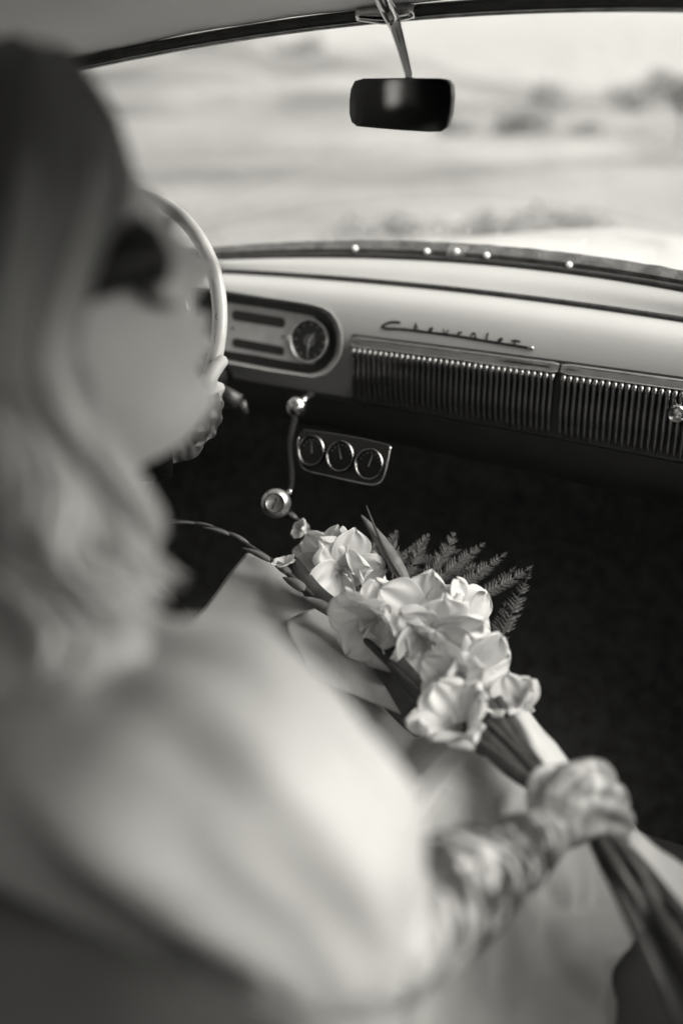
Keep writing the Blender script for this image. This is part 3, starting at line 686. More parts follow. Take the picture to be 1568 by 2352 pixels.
# ================================================================== PEOPLE
def remesh_body(mb, name, vox, m, parent, ink=None, smooth_it=6):
    o = mesh(name, mb.V, mb.F, m, None)
    md = o.modifiers.new('r', 'REMESH'); md.mode = 'VOXEL'; md.voxel_size = vox
    s2 = o.modifiers.new('s', 'SMOOTH'); s2.iterations = smooth_it; s2.factor = .5
    apply_mods(o)
    for p in o.data.polygons: p.use_smooth = True
    if not o.data.materials: o.data.materials.append(m)
    if parent: 
        l = o.location.copy(); o.parent = parent; o.location = l - inv(parent)
    a = o.data.attributes.new('ink', 'FLOAT', 'POINT')
    base = inv(o)
    vals = [(ink(v.co + base) if ink else 0.0) for v in o.data.vertices]
    a.data.foreach_set('value', vals)
    return o
def limb(mb, pts, rad, seg=16, sub=6):
    pts = [Vector(p) for p in pts]; cp = catmull(pts, sub); n = len(cp) - 1; rr = []
    for i in range(n + 1):
        t = i / n * (len(rad) - 1); k = min(int(t), len(rad) - 2); f = t - k; f = f * f * (3 - 2 * f); rr.append(lerp(rad[k], rad[k + 1], f))
    mb.tube(cp, rr, seg); mb.ball(cp[0], rr[0], 12, 8); mb.ball(cp[-1], rr[-1], 12, 8)
def finger(mb, pts, r0, r1):
    limb(mb, pts, [lerp(r0, r1, i / (len(pts) - 1)) for i in range(len(pts))], 10, 4)
def gauss(x, s_): return math.exp(-(x / s_) ** 2)
def head(mb, c, fwd, up, sc=1.0, nu=110, nv=90):
    """fwd = where the face looks, up = crown; a skull with brow, sockets, nose, lips, chin, jaw and ears"""
    lf = up.cross(fwd).normalized(); fwd = lf.cross(up).normalized(); M3 = Matrix((fwd, lf, up)).transposed(); rings = []
    for i in range(nv + 1):
        th = math.pi * min(max(i / nv, .012), .988); rg = []
        for j in range(nu):
            ph = 2 * math.pi * j / nu
            x, y, z = math.sin(th) * math.cos(ph), math.sin(th) * math.sin(ph), math.cos(th)
            fx = max(0, x)
            px_, py_, pz_ = .098 * x, .074 * y, .118 * z
            jaw = max(0, -z)                                 # narrow the jaw, flatten the face
            py_ *= 1 - .34 * jaw ** 1.6 * (1 if x > -.3 else .7); px_ *= 1 - .12 * jaw ** 2 if x > 0 else 1 - .38 * jaw
            if x > 0 and z < 0: px_ *= min(1.9, max(.05, math.sin(th)) ** (-.55 * min(1, jaw * 1.25)))
            if x > 0 and z < -.4: pz_ -= .016 * min(1, (-z - .4) / .4) * min(1, x / max(.08, math.sin(th)) * 1.2)
            px_ -= .010 * fx ** 3 * (1 - abs(z))
            f = lambda yy, zz, sy, sz: gauss(py_ - yy, sy) * gauss(pz_ - zz, sz) * (1 if x > .2 else 0)
            px_ += .023 * f(0, -.027, .013, .012) + .014 * f(0, -.008, .011, .020)        # nose tip and bridge
            px_ += .006 * f(0, .022, .05, .010)                                        # brow
            px_ -= .012 * (f(.031, .004, .014, .012) + f(-.031, .004, .014, .012))     # eye sockets
            px_ += .005 * (f(.031, .003, .009, .007) + f(-.031, .003, .009, .007))     # eyeballs and lids
            px_ += .019 * f(0, -.055, .021, .0065) + .020 * f(0, -.070, .019, .0070) - .005 * f(0, -.0625, .02, .003)   # lips
            px_ += .014 * f(0, -.108, .028, .020)                                      # chin
            px_ += .006 * (f(.038, -.03, .02, .022) + f(-.038, -.03, .02, .022))       # cheeks
            rg.append(c + M3 @ (Vector((px_, py_, pz_)) * sc))
        rings.append(rg)
    mb.loft(rings)
    for s_ in (-1, 1):
        mb.ball(c + M3 @ Vector((-.008, s_ * .076, -.01)) * sc, Vector((.016, .007, .030)) * sc, 12, 8, M3)
    return M3

# ---------- the bride
bride = thing('person', 'person in a white dress with sunglasses and long wavy hair, holding a bouquet', 'person', (.2, .45, .55))
hc = P(60, 664, .60); face = Vector((math.sin(R(42)), math.cos(R(42)), .29)).normalized(); crown = Vector((-.06, -.10, 1)).normalized(); crown = (crown - face * crown.dot(face)).normalized()
b = MB(); HM = head(b, hc, face, crown, 1.0)
def hl_(x, y, z): return hc + HM @ Vector((x, y, z))
shR = P(300, 1640, .56); shL = shR + Vector((-.33, .10, .0)); nb = (shR + shL) / 2 + Vector((0, -.02, .06))
limb(b, [nb + Vector((0, 0, -.05)), lerp(nb, hl_(-.02, 0, -.10), .5), hl_(-.015, 0, -.06)], [.062, .052, .052])
chest = (shR + shL) / 2 + Vector((.02, .01, -.10)); pel = Vector((.20, .40, .64))
limb(b, [chest + Vector((0, 0, .07)), chest, lerp(chest, pel, .55), pel], [.09, .115, .105, .135], 20)
for sh in (shR, shL): limb(b, [chest + Vector((0, 0, .06)), sh], [.08, .058])
elb = P(868, 2146, .605); wri = P(1240, 1925, .868)
limb(b, [shR, lerp(shR, elb, .5), elb], [.055, .048, .042])
limb(b, [elb, lerp(elb, wri, .3), lerp(elb, wri, .7), wri], [.044, .043, .033, .025])
# right hand over the stems, fingers closed round them
mcp = [P(1296, 1776, 0.875), P(1334, 1808, 0.865), P(1356, 1850, 0.860), P(1364, 1896, 0.860)]
pip = [P(1370, 1762, 0.875), P(1408, 1814, 0.870), P(1426, 1866, 0.865), P(1420, 1916, 0.865)]
dip = [P(1398, 1796, 0.910), P(1426, 1850, 0.907), P(1436, 1900, 0.901), P(1426, 1944, 0.895)]
tip_ = [P(1358, 1824, 0.933), P(1384, 1874, 0.932), P(1394, 1920, 0.925), P(1392, 1958, 0.915)]
for k in range(4):
    limb(b, [lerp(wri, P(1275, 1900, 0.875), .6), lerp(wri, mcp[k], .6), mcp[k]], [.020, .0145, .0098], 12, 4)
    finger(b, [mcp[k], pip[k], dip[k], tip_[k]], [.0090, .0090, .0086, .0076][k], [.0070, .0070, .0068, .0060][k])
b.ball(P(1295, 1880, 0.885), .023, 14, 10)
finger(b, [P(1248, 1895, 0.880), P(1236, 1835, 0.883), P(1240, 1788, 0.900), P(1275, 1772, 0.920)], .0135, .0085)
# left arm goes down behind the flowers
elL = Vector((-.13, .56, .77)); wrL = Vector((.02, .78, .725)); limb(b, [shL, lerp(shL, elL, .5), elL], [.052, .045, .038]); limb(b, [elL, lerp(elL, wrL, .5), wrL], [.037, .033, .022])
for k in range(4):
    o_ = Vector((.0, -.026 + .018 * k, .0)); finger(b, [wrL + o_ * .4, wrL + Vector((.055, .03, -.004)) + o_, wrL + Vector((.085, .045, -.012)) + o_, wrL + Vector((.100, .05, -.028)) + o_], .010, .007)
finger(b, [wrL, wrL + Vector((.02, -.035, 0)), wrL + Vector((.05, -.05, -.008))], .011, .008)
for s_, kx_, hx in ((0, .09, .12), (1, .31, .28)):
    kn_ = Vector((kx_, .94, .655)); an = Vector((kx_ - .02, 1.16, .33))
    limb(b, [Vector((hx, .42, .625)), lerp(Vector((hx, .42, .625)), kn_, .5), kn_], [.088, .078, .058]); limb(b, [kn_, lerp(kn_, an, .4), an], [.055, .052, .035])
    limb(b, [an + Vector((0, -.03, -.04)), an + Vector((0, .08, -.06)), an + Vector((0, .17, -.065))], [.034, .032, .02])
def ink(p):
    ax = wri - elb; t = (p - elb).dot(ax) / ax.length_squared; d = (p - (elb + ax * max(-.2, min(1.6, t)))).length
    if d > .13 or t < -.15: return 0.0
    if t < .78: return .95 * min(1, (t + .15) * 4)
    if t < 1.0: return .95 * (1 - (t - .78) / .22 * .55)
    return .55 if (p - P(1352, 1850, .865)).length < .05 else .15
body = remesh_body(b, 'body', .0030, M['skin'], bride, ink, 3)
# lips
# sunglasses
g = MB()
for s_ in (-1, 1):
    lens = []; 
    cx_, cy_, cz_ = .081, s_ * .037, .0
    for d in (0, .004):
        lens.append([hl_(cx_ + d - 9.0 * max(0, abs(cy_ + .033 * math.cos(a)) - .015) ** 2, cy_ + .033 * math.cos(a), cz_ + .031 * math.sin(a) * (1 if math.sin(a) < 0 else .86)) for a in [2 * math.pi * i / 24 for i in range(24)]])
    g.loft(lens)
gl_ = g
g2 = MB()
glasses = gl_.build('sunglasses', M['glassdark'], bride, smooth=True, ang=40)
for s_ in (-1, 1):
    MB().tube([hl_(.068, s_ * .066, .010), hl_(.05, s_ * .078, .012), hl_(-.02, s_ * .083, .008), hl_(-.05, s_ * .080, -.012)], [.021, .017, .008, .005], 8, flat=1.0).build('temple_arm', M['glassdark'], glasses)
MB().tube([hl_(.096, -.012, .010), hl_(.102, 0, .013), hl_(.096, .012, .010)], .0025, 7).build('bridge', M['glassdark'], glasses)
# hair: a cap over the skull and long wavy locks
hb = MB(); rings = []; nu, nv = 60, 40; at_ = []
for i in range(nv + 1):
    th = math.pi * min(max(i / nv, .012), .988); rg = []
    for j in range(nu):
        ph = 2 * math.pi * j / nu; x, y, z = math.sin(th) * math.cos(ph), math.sin(th) * math.sin(ph), math.cos(th)
        e = 1.13 + .035 * vnoise(x * 3, y * 3, z * 1.2) + .02 * vnoise(ph * 9, z * 2)
        facezone = (x > .56 and z < .52) or (x > .36 and z < .28) or z < -.62 or (x > .22 and z < .25) or (x > .10 and z < -.1)
        if facezone: e = .80
        elif x > .15 and z >= .1: e = lerp(e, 1.03, min(1, (x - .15) / .45))
        elif x > .05 and z < .1: e = lerp(1.13, 1.0, min(1, (x - .05) / .25))
        rg.append(hl_(.101 * x * e, .078 * y * e, .119 * z * e + (.010 if z > .3 else 0)))
    rings.append(rg); at_.append(.10 + .25 * (i / nv))
hb.loft(rings, attr=at_)
GA = [(150, 120, .585), (225, 215, .57), (276, 330, .555), (290, 440, .545), (246, 560, .535), (182, 690, .525), (160, 800, .52), (205, 910, .52), (262, 1020, .53), (285, 1110, .535), (352, 1190, .545), (405, 1260, .55), (428, 1345, .56)]
GB = [(40, 90, .60), (-60, 130, .59), (-120, 250, .57), (-150, 380, .56), (-150, 540, .55), (-130, 720, .54), (-100, 900, .53), (-70, 1050, .53), (-40, 1180, .525), (-10, 1290, .52), (25, 1390, .52), (60, 1480, .52), (85, 1560, .52)]
rnd = random.Random(5); NL = 560
for k in range(NL):
    s_ = rnd.random() ** .9; lay = rnd.random(); ln = rnd.uniform(.74, 1.0); grp = int(s_ * 9 + lay * 2); r2 = random.Random(grp); ph0 = s_ * 4.5 + lay * .8 + rnd.uniform(-.35, .35); amp = rnd.uniform(46, 66); fq = 1.2; pts = []; rr = []; aa = []; th_ = rnd.uniform(.0028, .0062)
    nG = len(GA)
    for i in range(nG):
        t = i / (nG - 1) * ln; f_ = t * (nG - 1); i0 = min(int(f_), nG - 2); fr = f_ - i0
        A = [lerp(GA[i0][q], GA[i0 + 1][q], fr) for q in range(3)]; B = [lerp(GB[i0][q], GB[i0 + 1][q], fr) for q in range(3)]
        wob = amp * max(0, t - .42) * 2.2
        u = lerp(A[0], B[0], s_) + wob * math.sin(ph0 + fq * t * 15); v = lerp(A[1], B[1], s_) + wob * .4 * math.cos(ph0 + fq * t * 13)
        bul = math.sin(math.pi * s_) ** .7 * lerp(.082, .022, min(1, max(0, (t - .25) / .4)))
        d = lerp(A[2], B[2], s_) - bul + lerp(.012, .060, min(1, t * 2)) * lay + .05 * max(0, t - .4) * math.cos(ph0 * 2 + t * 14)
        pts.append(P(u, v, d)); rr.append((th_ if t < .7 else th_ * (1 - (t - .7) / .34)) * (.6 + .4 * min(1, t * 4))); aa.append(max(0, min(1, t * .95 + .30 * math.sin(grp * 2.1) * min(1, t * 1.5) + (.2 if k % 4 == 0 else 0) * t)))
    pc_ = catmull(pts, 4); n = len(pc_); f1 = lambda L, i: lerp(L[min(int(i / 4), len(L) - 1)], L[min(int(i / 4) + 1, len(L) - 1)], (i % 4) / 4)
    hb.tube(pc_, [max(.0008, f1(rr, i)) for i in range(n)], 6, flat=.6, ref=FW * -1, attr=[f1(aa, i) for i in range(n)])
for k in range(26):                                   # far side, behind the neck
    s_ = k / 25; x0 = lerp(-.02, -.11, s_); pts = [hl_(x0 * .7, .05 + .02 * math.sin(k), .06), hl_(x0 - .01, .085 - .03 * s_, -.02), hl_(x0 - .02, .09 - .05 * s_, -.12), hl_(x0 + .01 * math.sin(k), .085 - .06 * s_, -.22), hl_(x0 - .01, .08 - .05 * s_, -.26)]
    cp = catmull(pts, 4); hb.tube(cp, [.013 * (1 - .8 * i / len(cp)) for i in range(len(cp))], 7, attr=[.2 + .7 * i / len(cp) for i in range(len(cp))])
hair = hb.build('hair', M['hair'], bride, attr='tip')

# dress: puffed sleeve, bodice, skirt over the lap
def sleeve():
    C_ = [(70, 1585, 225, .585, 0.72), (200, 1640, 290, .55, .78), (380, 1715, 335, .525, .8), (580, 1872, 312, .515, .76), (758, 2022, 268, .525, .72), (830, 2108, 240, .545, .62), (892, 2138, 204, .572, .42), (930, 2140, 162, .598, .16), (914, 2140, 146, .603, .12)]
    cen = [Vector((a, b_, h)) for a, b_, h, d, an in C_]; n = 9; rg = []
    full = []
    for i in range(len(C_) - 1):
        for j in range(n): full.append(i + j / n)
    full.append(len(C_) - 1)
    def val(t, q):
        i = min(int(t), len(C_) - 2); f = t - i; g_ = lambda k: C_[max(0, min(len(C_) - 1, k))][q]
        p0, p1, p2, p3 = g_(i - 1), g_(i), g_(i + 1), g_(i + 2)
        return .5 * (2 * p1 + (p2 - p0) * f + (2 * p0 - 5 * p1 + 4 * p2 - p3) * f * f + (3 * p1 - p0 - 3 * p2 + p3) * f ** 3)
    for t in full:
        u, v, h, d, an = [val(t, q) for q in range(5)]
        c = P(u, v, d); hh = h / FP * d
        ax = RT * math.sin(an) + UP * math.cos(an)            # towards the upper edge
        nx = -FW; L = []
        for j in range(72):
            a = 2 * math.pi * j / 72; e = 1.0
            fold = .045 * math.sin(a * 5 + t * .9 + 1.2 * math.sin(t)) + .022 * math.sin(a * 11 - t * 1.3) + .10 * vnoise(math.cos(a) * 1.5 + 4, math.sin(a) * 1.5, t * .6) + .03 * vnoise(math.cos(a) * 5, math.sin(a) * 5, t * 1.6) - .16 * math.exp(-((t - 2.1) / .55) ** 2 - (((a - 1.25 + math.pi) % (2 * math.pi) - math.pi) / .42) ** 2) - .12 * math.exp(-((t - 1.0) / .35) ** 2 - (((a - 1.0 + math.pi) % (2 * math.pi) - math.pi) / .5) ** 2) + .07 * math.exp(-((t - 2.6) / 1.2) ** 2 - (((a - 2.0 + math.pi) % (2 * math.pi) - math.pi) / .30) ** 2)
            if t < 6.6: e += fold * min(1, t * .7 + .3)
            else: e += .045 * math.sin(a * 14) + .02 * math.sin(a * 23)
            L.append(c + ax * (math.cos(a) * hh * e) + nx * (math.sin(a) * hh * .82 * e))
        rg.append(L)
    c0 = sum(rg[0], Vector()) / len(rg[0]) + FW * .05; rg = [[c0 + (p - c0) * k for p in rg[0]] for k in (.05, .45, .8)] + rg
    return MB().loft(rg, caps=False)
dr = MB(); rg = []
for i in range(25):
    t = i / 24; c = lerp(nb + Vector((.0, .0, -.035)), Vector((.20, .41, .56)), t); wv = [.085, .165, .175, .165, .155, .175, .205][min(6, int(t * 6))]; f = t * 6 - int(t * 6); w2 = [.085, .165, .175, .165, .155, .175, .205, .205][min(7, int(t * 6) + 1)]
    ww = lerp(wv, w2, f); dd = ww * .66; sd_ = (shR - shL).normalized(); fd = Vector((-sd_.y, sd_.x, 0))
    rg.append([c + sd_ * (math.cos(a) * ww * (1 + .02 * math.sin(9 * a + t * 6))) + fd * (math.sin(a) * dd * (1 + .03 * math.sin(7 * a - t * 5))) for a in [2 * math.pi * j / 48 for j in range(48)]])
dress = dr.loft(rg, caps=False).build('dress', M['dress'], bride)
slv = sleeve().build('sleeve', M['dress'], dress)
ls = MB(); cpts = catmull([shL + Vector((.03, 0, .0)), shL + Vector((-.03, .05, -.04)), lerp(shL, elL, .6), elL + Vector((0, .02, 0)), lerp(elL, wrL, .5)], 5); n = len(cpts)
ls.tube(cpts, [(.075 + .02 * math.sin(math.pi * i / n)) * (1 if i < n - 3 else .75) for i in range(n)], 18); ls.build('sleeve', M['dress'], dress)
V, F = [], []; nx_, ny_ = 90, 96
for i in range(nx_ + 1):
    for j in range(ny_ + 1):
        s_, t = i / nx_, j / ny_
        x = lerp(-.12, .545, s_); y = lerp(.40, 1.12, t)
        th = max(gauss(x - lerp(.12, .09, t), .085), gauss(x - lerp(.29, .31, t), .085))
        z = .580 + .105 * th + .035 * gauss(x - .2, .13)
        side = max(0, abs(x - .2) - .235); z -= 1.0 * side ** 1.15 * 1.6
        if y > .93: z -= (y - .93) ** 1.3 * 3.2
        if y < .42: z += (.42 - y) * .5
        q = x * math.cos(.6) + y * math.sin(.6)
        z += .012 * math.sin(q * 62 + 5 * vnoise(x * 5, y * 5)) * (.25 + .75 * min(1, max(0, (x - .16) / .2))) * (1 if y < .95 else .6)
        z += .010 * vnoise(x * 14, y * 9, 3) + .014 * vnoise(x * 7 + 3, y * 5, 9)
        x2 = x + .010 * vnoise(x * 9, y * 9, 7); y2 = y + .01 * vnoise(x * 8, y * 8, 17)
        hem = .497 + .016 * math.sin(y * 31) + .018 * vnoise(y * 7, 4)
        if x2 > hem: x2 = hem + (x2 - hem) * .12
        y2 = min(y2, 1.12 - max(0, x - .36) * 1.5)
        if y < 1.0: z = max(z, .592 + .006 * vnoise(x * 30, y * 30) + .010 * max(0, math.sin(y * 40 + x * 20)))
        V.append(Vector((x2, y2, max(z, .30))))
for i in range(nx_):
    for j in range(ny_): p = i * (ny_ + 1) + j; F.append((p, p + 1, p + ny_ + 2, p + ny_ + 1))
sk = mesh('skirt', V, F, M['dress'], dress); sm = sk.modifiers.new('s', 'SOLIDIFY'); sm.thickness = .003
def lapz(x, y): return .72

# ---------- the driver: dark suit, tattooed right hand on the wheel
drv = thing('person', 'person in a dark suit at the wheel, only a tattooed right hand in view', 'person', (-.40, .45, .55))
b = MB(); dh = Vector((-.40, .50, 1.29)); HD = head(b, dh, Vector((.05, 1, -.02)).normalized(), Vector((0, 0, 1)), 1.03)
dn = Vector((-.40, .46, 1.12)); limb(b, [dn + Vector((0, -.01, -.04)), dh + Vector((0, -.03, -.07))], [.066, .058])
dch = Vector((-.40, .44, .95)); limb(b, [dch + Vector((0, 0, .08)), dch, Vector((-.40, .42, .76)), Vector((-.40, .42, .63))], [.11, .135, .13, .14], 18)
dR, dL = Vector((-.215, .46, 1.035)), Vector((-.585, .46, 1.035))
for q_ in (dR, dL): limb(b, [dch + Vector((0, 0, .07)), q_], [.09, .066])
wrD = P(425, 1015, 1.34); elD = Vector((-.42, .78, .93))
limb(b, [dR, lerp(dR, elD, .5), elD], [.062, .054, .046]); limb(b, [elD, lerp(elD, wrD, .5), wrD], [.045, .04, .026])
hk = [P(486, 893, 1.325), P(484, 925, 1.32), P(480, 957, 1.32), P(470, 985, 1.32)]
hp = [P(503, 892, 1.345), P(501, 928, 1.342), P(497, 962, 1.342), P(484, 992, 1.34)]
ht = [P(484, 900, 1.372), P(482, 934, 1.372), P(478, 966, 1.37), P(468, 996, 1.365)]
for k in range(4):
    limb(b, [wrD, lerp(wrD, hk[k], .6), hk[k]], [.022, .017, .0125], 12, 4); finger(b, [hk[k], hp[k], ht[k]], .0105, .0085)
finger(b, [P(455, 940, 1.32), P(470, 888, 1.308), P(488, 856, 1.312), P(509, 830, 1.325)], .0135, .0098)
wrE = WC + wx * -wr * .95 + wy * -.06 + wn * .02; elE = Vector((-.64, .76, .84)); limb(b, [dL, lerp(dL, elE, .5), elE], [.062, .054, .046]); limb(b, [elE, lerp(elE, wrE, .5), wrE], [.045, .04, .027])
for k in range(4):
    o_ = wy * (.022 * (k - 1.5)) + wx * .0; p_ = wrE + wy * .05 + o_; finger(b, [wrE, p_ + wn * .012, p_ + wx * -.018 - wn * .012, p_ + wx * .004 - wn * .03], .0115, .0085)
for kx_ in (-.52, -.29):
    kk = Vector((kx_, .93, .66)); an = Vector((kx_, 1.22, .34)); limb(b, [Vector((lerp(kx_, -.40, .5), .43, .62)), kk], [.095, .062]); limb(b, [kk, an], [.06, .04]); limb(b, [an + Vector((0, -.02, -.045)), an + Vector((0, .17, -.06))], [.036, .022])
def ink2(p): return .8 if (p - P(470, 950, 1.33)).length < .075 and p.z < P(478, 895, 1.33).z else 0.0
remesh_body(b, 'body', .0042, M['skin'], drv, ink2, 4)
sj = MB(); rg = []
for i in range(17):
    t = i / 16; c = lerp(dn + Vector((0, 0, -.02)), Vector((-.40, .42, .54)), t); ww = [.08, .20, .215, .20, .19, .195, .20, .20][min(7, int(t * 7))]; w2 = [.08, .20, .215, .20, .19, .195, .20, .20, .2][min(8, int(t * 7) + 1)]; ww = lerp(ww, w2, t * 7 - int(t * 7))
    rg.append([c + Vector((math.cos(a) * ww, math.sin(a) * ww * .72, 0)) for a in [2 * math.pi * j / 32 for j in range(32)]])
sj.loft(rg); jk = sj.build('jacket', M['suit'], drv)
for S_, E_, W_ in ((dR, elD, lerp(elD, wrD, .93)), (dL, elE, lerp(elE, wrE, .9))):
    cp = catmull([S_ + Vector((0, 0, .01)), lerp(S_, E_, .5), E_, lerp(E_, W_, .5), W_], 5); MB().tube(cp, [lerp(.080, .044, i / (len(cp) - 1)) + .003 * math.sin(i * 1.7) for i in range(len(cp))], 16).build('jacket_sleeve', M['suit'], jk)
tr = MB(); 
for kx_ in (-.52, -.29):
    cp = catmull([Vector((lerp(kx_, -.40, .4), .40, .63)), Vector((kx_, .68, .67)), Vector((kx_, .95, .665)), Vector((kx_, 1.10, .50)), Vector((kx_, 1.21, .36))], 5)
    MB().tube(cp, [lerp(.115, .062, i / (len(cp) - 1)) for i in range(len(cp))], 16).build('trouser_leg', M['suit'], drv)
q = MB(); rings = []
for i in range(21):
    th = math.pi * min(max(i / 20, .02), .98); rings.append([dh + HD @ Vector((.104 * x * e, .080 * y * e, .124 * z * e + .006)) for x, y, z, e in [((lambda x, y, z: (x, y, z, .82 if (x > .35 and z < .6) or z < -.35 else 1.06))(math.sin(th) * math.cos(2 * math.pi * j / 36), math.sin(th) * math.sin(2 * math.pi * j / 36), math.cos(th))) for j in range(36)]])
q.loft(rings, attr=[.1] * 21); q.build('hair', M['hair'], drv, attr='tip')

# ================================================================== BOUQUET
bq = thing('bouquet', 'white gladiolus bouquet with fern in pale paper, lying across the lap', 'bouquet', on_z(1100, 1600, .74))
BZ = .742
def B(u, v, h=0.0): return on_z(u, v, BZ + h)
def petal(mb, base, d, nrm, L, W, curl, ruf, seed, n=10, m_=13):
    d = d.normalized(); nrm = (nrm - d * nrm.dot(d)).normalized(); sdv = d.cross(nrm)
    V, F = [], []
    for i in range(n):
        t = i / (n - 1); wv = W * (.10 + .98 * math.sin(math.pi * t ** 1.35) ** .42) * (1 - .06 * t)
        out = curl * t * t; W_ = W; ctr = base + d * (L * (t - .22 * curl * t ** 3)) + nrm * (-L * .62 * out)
        for j in range(m_):
            s_ = j / (m_ - 1) * 2 - 1
            cup = .30 * (1 - t * .9) * s_ * s_ * W
            rf = ruf * W * (t ** 1.6) * (abs(s_) ** 1.3) * math.sin(s_ * 6.5 + seed * 1.7 + t * 5) + ruf * .8 * W * t ** 2.2 * math.sin(s_ * 10 + seed * 3 + t * 3)
            keel = -.12 * W * math.exp(-(s_ / .14) ** 2) * (1 - t * .4)
            V.append(ctr + sdv * (wv * s_) + nrm * (cup + rf + keel))
    for i in range(n - 1):
        for j in range(m_ - 1): a = i * m_ + j; F.append((a, a + 1, a + m_ + 1, a + m_))
    return mb.add(V, F)
def flower(c, axis, size, openness, seed, label=None):
    rnd = random.Random(seed); axis = axis.normalized(); t0 = axis.cross(Vector((.3, .2, 1))).normalized(); t1 = axis.cross(t0)
    base = c - axis * size * .55
    tb = MB().tube([base - axis * size * .35, base - axis * size * .1, base + axis * size * .12], [size * .07, size * .10, size * .17], 10)
    fl = tb.build('flower', M['petal'], bq)
    for k in range(6):
        a = k * math.pi / 3 + seed * .9 + rnd.uniform(-.15, .15); rad = t0 * math.cos(a) + t1 * math.sin(a)
        inner = k % 2; op = openness * (1.0 if inner else 1.12) * rnd.uniform(.85, 1.15)
        d = (axis * math.cos(op) + rad * math.sin(op)); nr = (axis * math.sin(op) * 1.0 - rad * math.cos(op))
        pm = petal(MB(), base + rad * size * .09 + axis * size * .05, d, nr, size * rnd.uniform(.98, 1.16), size * (.50 if inner else .42) * rnd.uniform(.9, 1.1), .60 * rnd.uniform(.4, 1.5), .24 * rnd.uniform(.7, 1.4), seed + k * 2.3)
        pt = pm.build('petal', M['petal'], fl); sm = pt.modifiers.new('s', 'SOLIDIFY'); sm.thickness = .0006; ss = pt.modifiers.new('u', 'SUBSURF'); ss.levels = 1; ss.render_levels = 1
    st = MB()
    for k in range(3):
        a = k * 2.1 + seed; rad = t0 * math.cos(a) + t1 * math.sin(a); st.tube([base, base + axis * size * .45 + rad * size * .05, base + axis * size * .66 + rad * size * .10], [size * .012, size * .012, size * .025], 6)
    st.build('stamens', M['petal'], fl)
    MB().tube([base - axis * size * .42, base - axis * size * .25, base + axis * size * .06], [size * .05, size * .13, size * .185], 8).build('calyx', M['sepal'], fl)
    return fl
def vec(u, v): return RT * u - UP * v
tocam = -FW
FL = [  # u, v, height, pointing (right, down, to camera), size, openness
    (712, 1262, .030, (-.5, -.6, .4), .030, .50, 1), (762, 1262, .036, (.1, -.9, .55), .040, .75, 2), (752, 1306, .046, (-.5, .1, .8), .046, .80, 3), (800, 1322, .044, (.35, .15, .8), .050, .85, 4),
    (848, 1318, .034, (.8, -.25, .6), .038, .72, 5), (840, 1448, .046, (-.55, .45, .75), .050, .88, 6), (884, 1412, .044, (.25, -.4, .85), .044, .80, 7), (962, 1418, .050, (-.25, -.25, .9), .052, .86, 8),
    (1002, 1478, .044, (.1, .5, .85), .052, .88, 9), (1086, 1428, .040, (.75, -.25, .6), .048, .85, 10), (1035, 1420, .034, (.35, -.7, .6), .044, .8, 11), (955, 1500, .030, (-.3, .5, .8), .042, .8, 12),
    (1105, 1546, .044, (.55, .15, .75), .046, .80, 13), (1030, 1572, .046, (-.7, -.05, .65), .040, .72, 14), (1046, 1650, .040, (-.35, -.75, .55), .046, .42, 15), (1168, 1610, .026, (-.3, -.8, .4), .040, .40, 16)]
for u, v, h, (a, b_, c_), sz, op, sd_ in FL: flower(B(u, v, h), vec(a, b_) + tocam * c_, sz * 1.15, op * .84, sd_)
# stems and spikes
def spike(pts, r0, r1, n=6): cp = catmull([B(*q_) for q_ in pts], n); m_ = len(cp); return MB().tube(cp, [lerp(r0, r1, i / (m_ - 1)) for i in range(m_)], 9), cp
q, cpA = spike([(388, 1196, .06), (440, 1200, .062), (505, 1217, .06), (560, 1246, .055), (640, 1300, .045), (720, 1370, .04), (800, 1430, .025), (960, 1590, .015), (1130, 1730, .02), (1300, 1850, .028)], .0016, .0058); q.build('stem', M['stem'], bq)
q, cpB = spike([(841, 1162, .10), (862, 1215, .085), (895, 1285, .065), (942, 1356, .04), (1040, 1480, .01), (1180, 1680, .02), (1310, 1850, .03)], .0010, .0055); q.build('stem', M['stem'], bq)
q, cpC = spike([(668, 1176, .055), (695, 1205, .05), (740, 1250, .04), (860, 1380, .02), (1020, 1560, .005), (1200, 1750, .02), (1320, 1860, .03)], .0022, .0055); q.build('stem', M['stem'], bq)
for k, (a, b_) in enumerate([((1000, 1540, .01), (1420, 2050, -.02)), ((1090, 1600, .02), (1460, 2060, -.015)), ((1120, 1640, .0), (1400, 2080, -.02)), ((1050, 1600, .0), (1440, 2100, -.015)), ((1070, 1600, .0), (1462, 2110, -.01))]):
    q, _ = spike([a, (lerp(a[0], 1330, .6), lerp(a[1], 1870, .6), .022), (1318 + 12 * k, 1858 + 6 * k, .028), (1392 + 17 * k + (k % 2) * 8, 1998 - 6 * k, .012 + .012 * (k % 2)), (1480 + 27 * k + (k % 3) * 9, 2180 - 10 * k, -.006 + .016 * ((k + 1) % 2)), (1590 + 46 * k, 2420 - 16 * k, -.03 + .012 * (k % 3))], .0045, .0052 + .0012 * (k % 3)); q.build('stem', M['stem'], bq)
def bud(p, d, L, W, m, seed=0):
    d = d.normalized(); t0 = d.cross(Vector((.2, .1, 1))).normalized(); t1 = d.cross(t0); rg = []
    for i in range(9):
        t = i / 8; r_ = W * (math.sin(math.pi * min(.98, t ** .75 * .93 + .05)) ** .8) + .0002; bend = .12 * L * t * t
        rg.append([p + d * (L * t) + t1 * bend + t0 * (r_ * math.cos(a)) + t1 * (r_ * .75 * math.sin(a)) for a in [2 * math.pi * j / 10 for j in range(10)]])
    return MB().loft(rg).build('bud', m, bq)
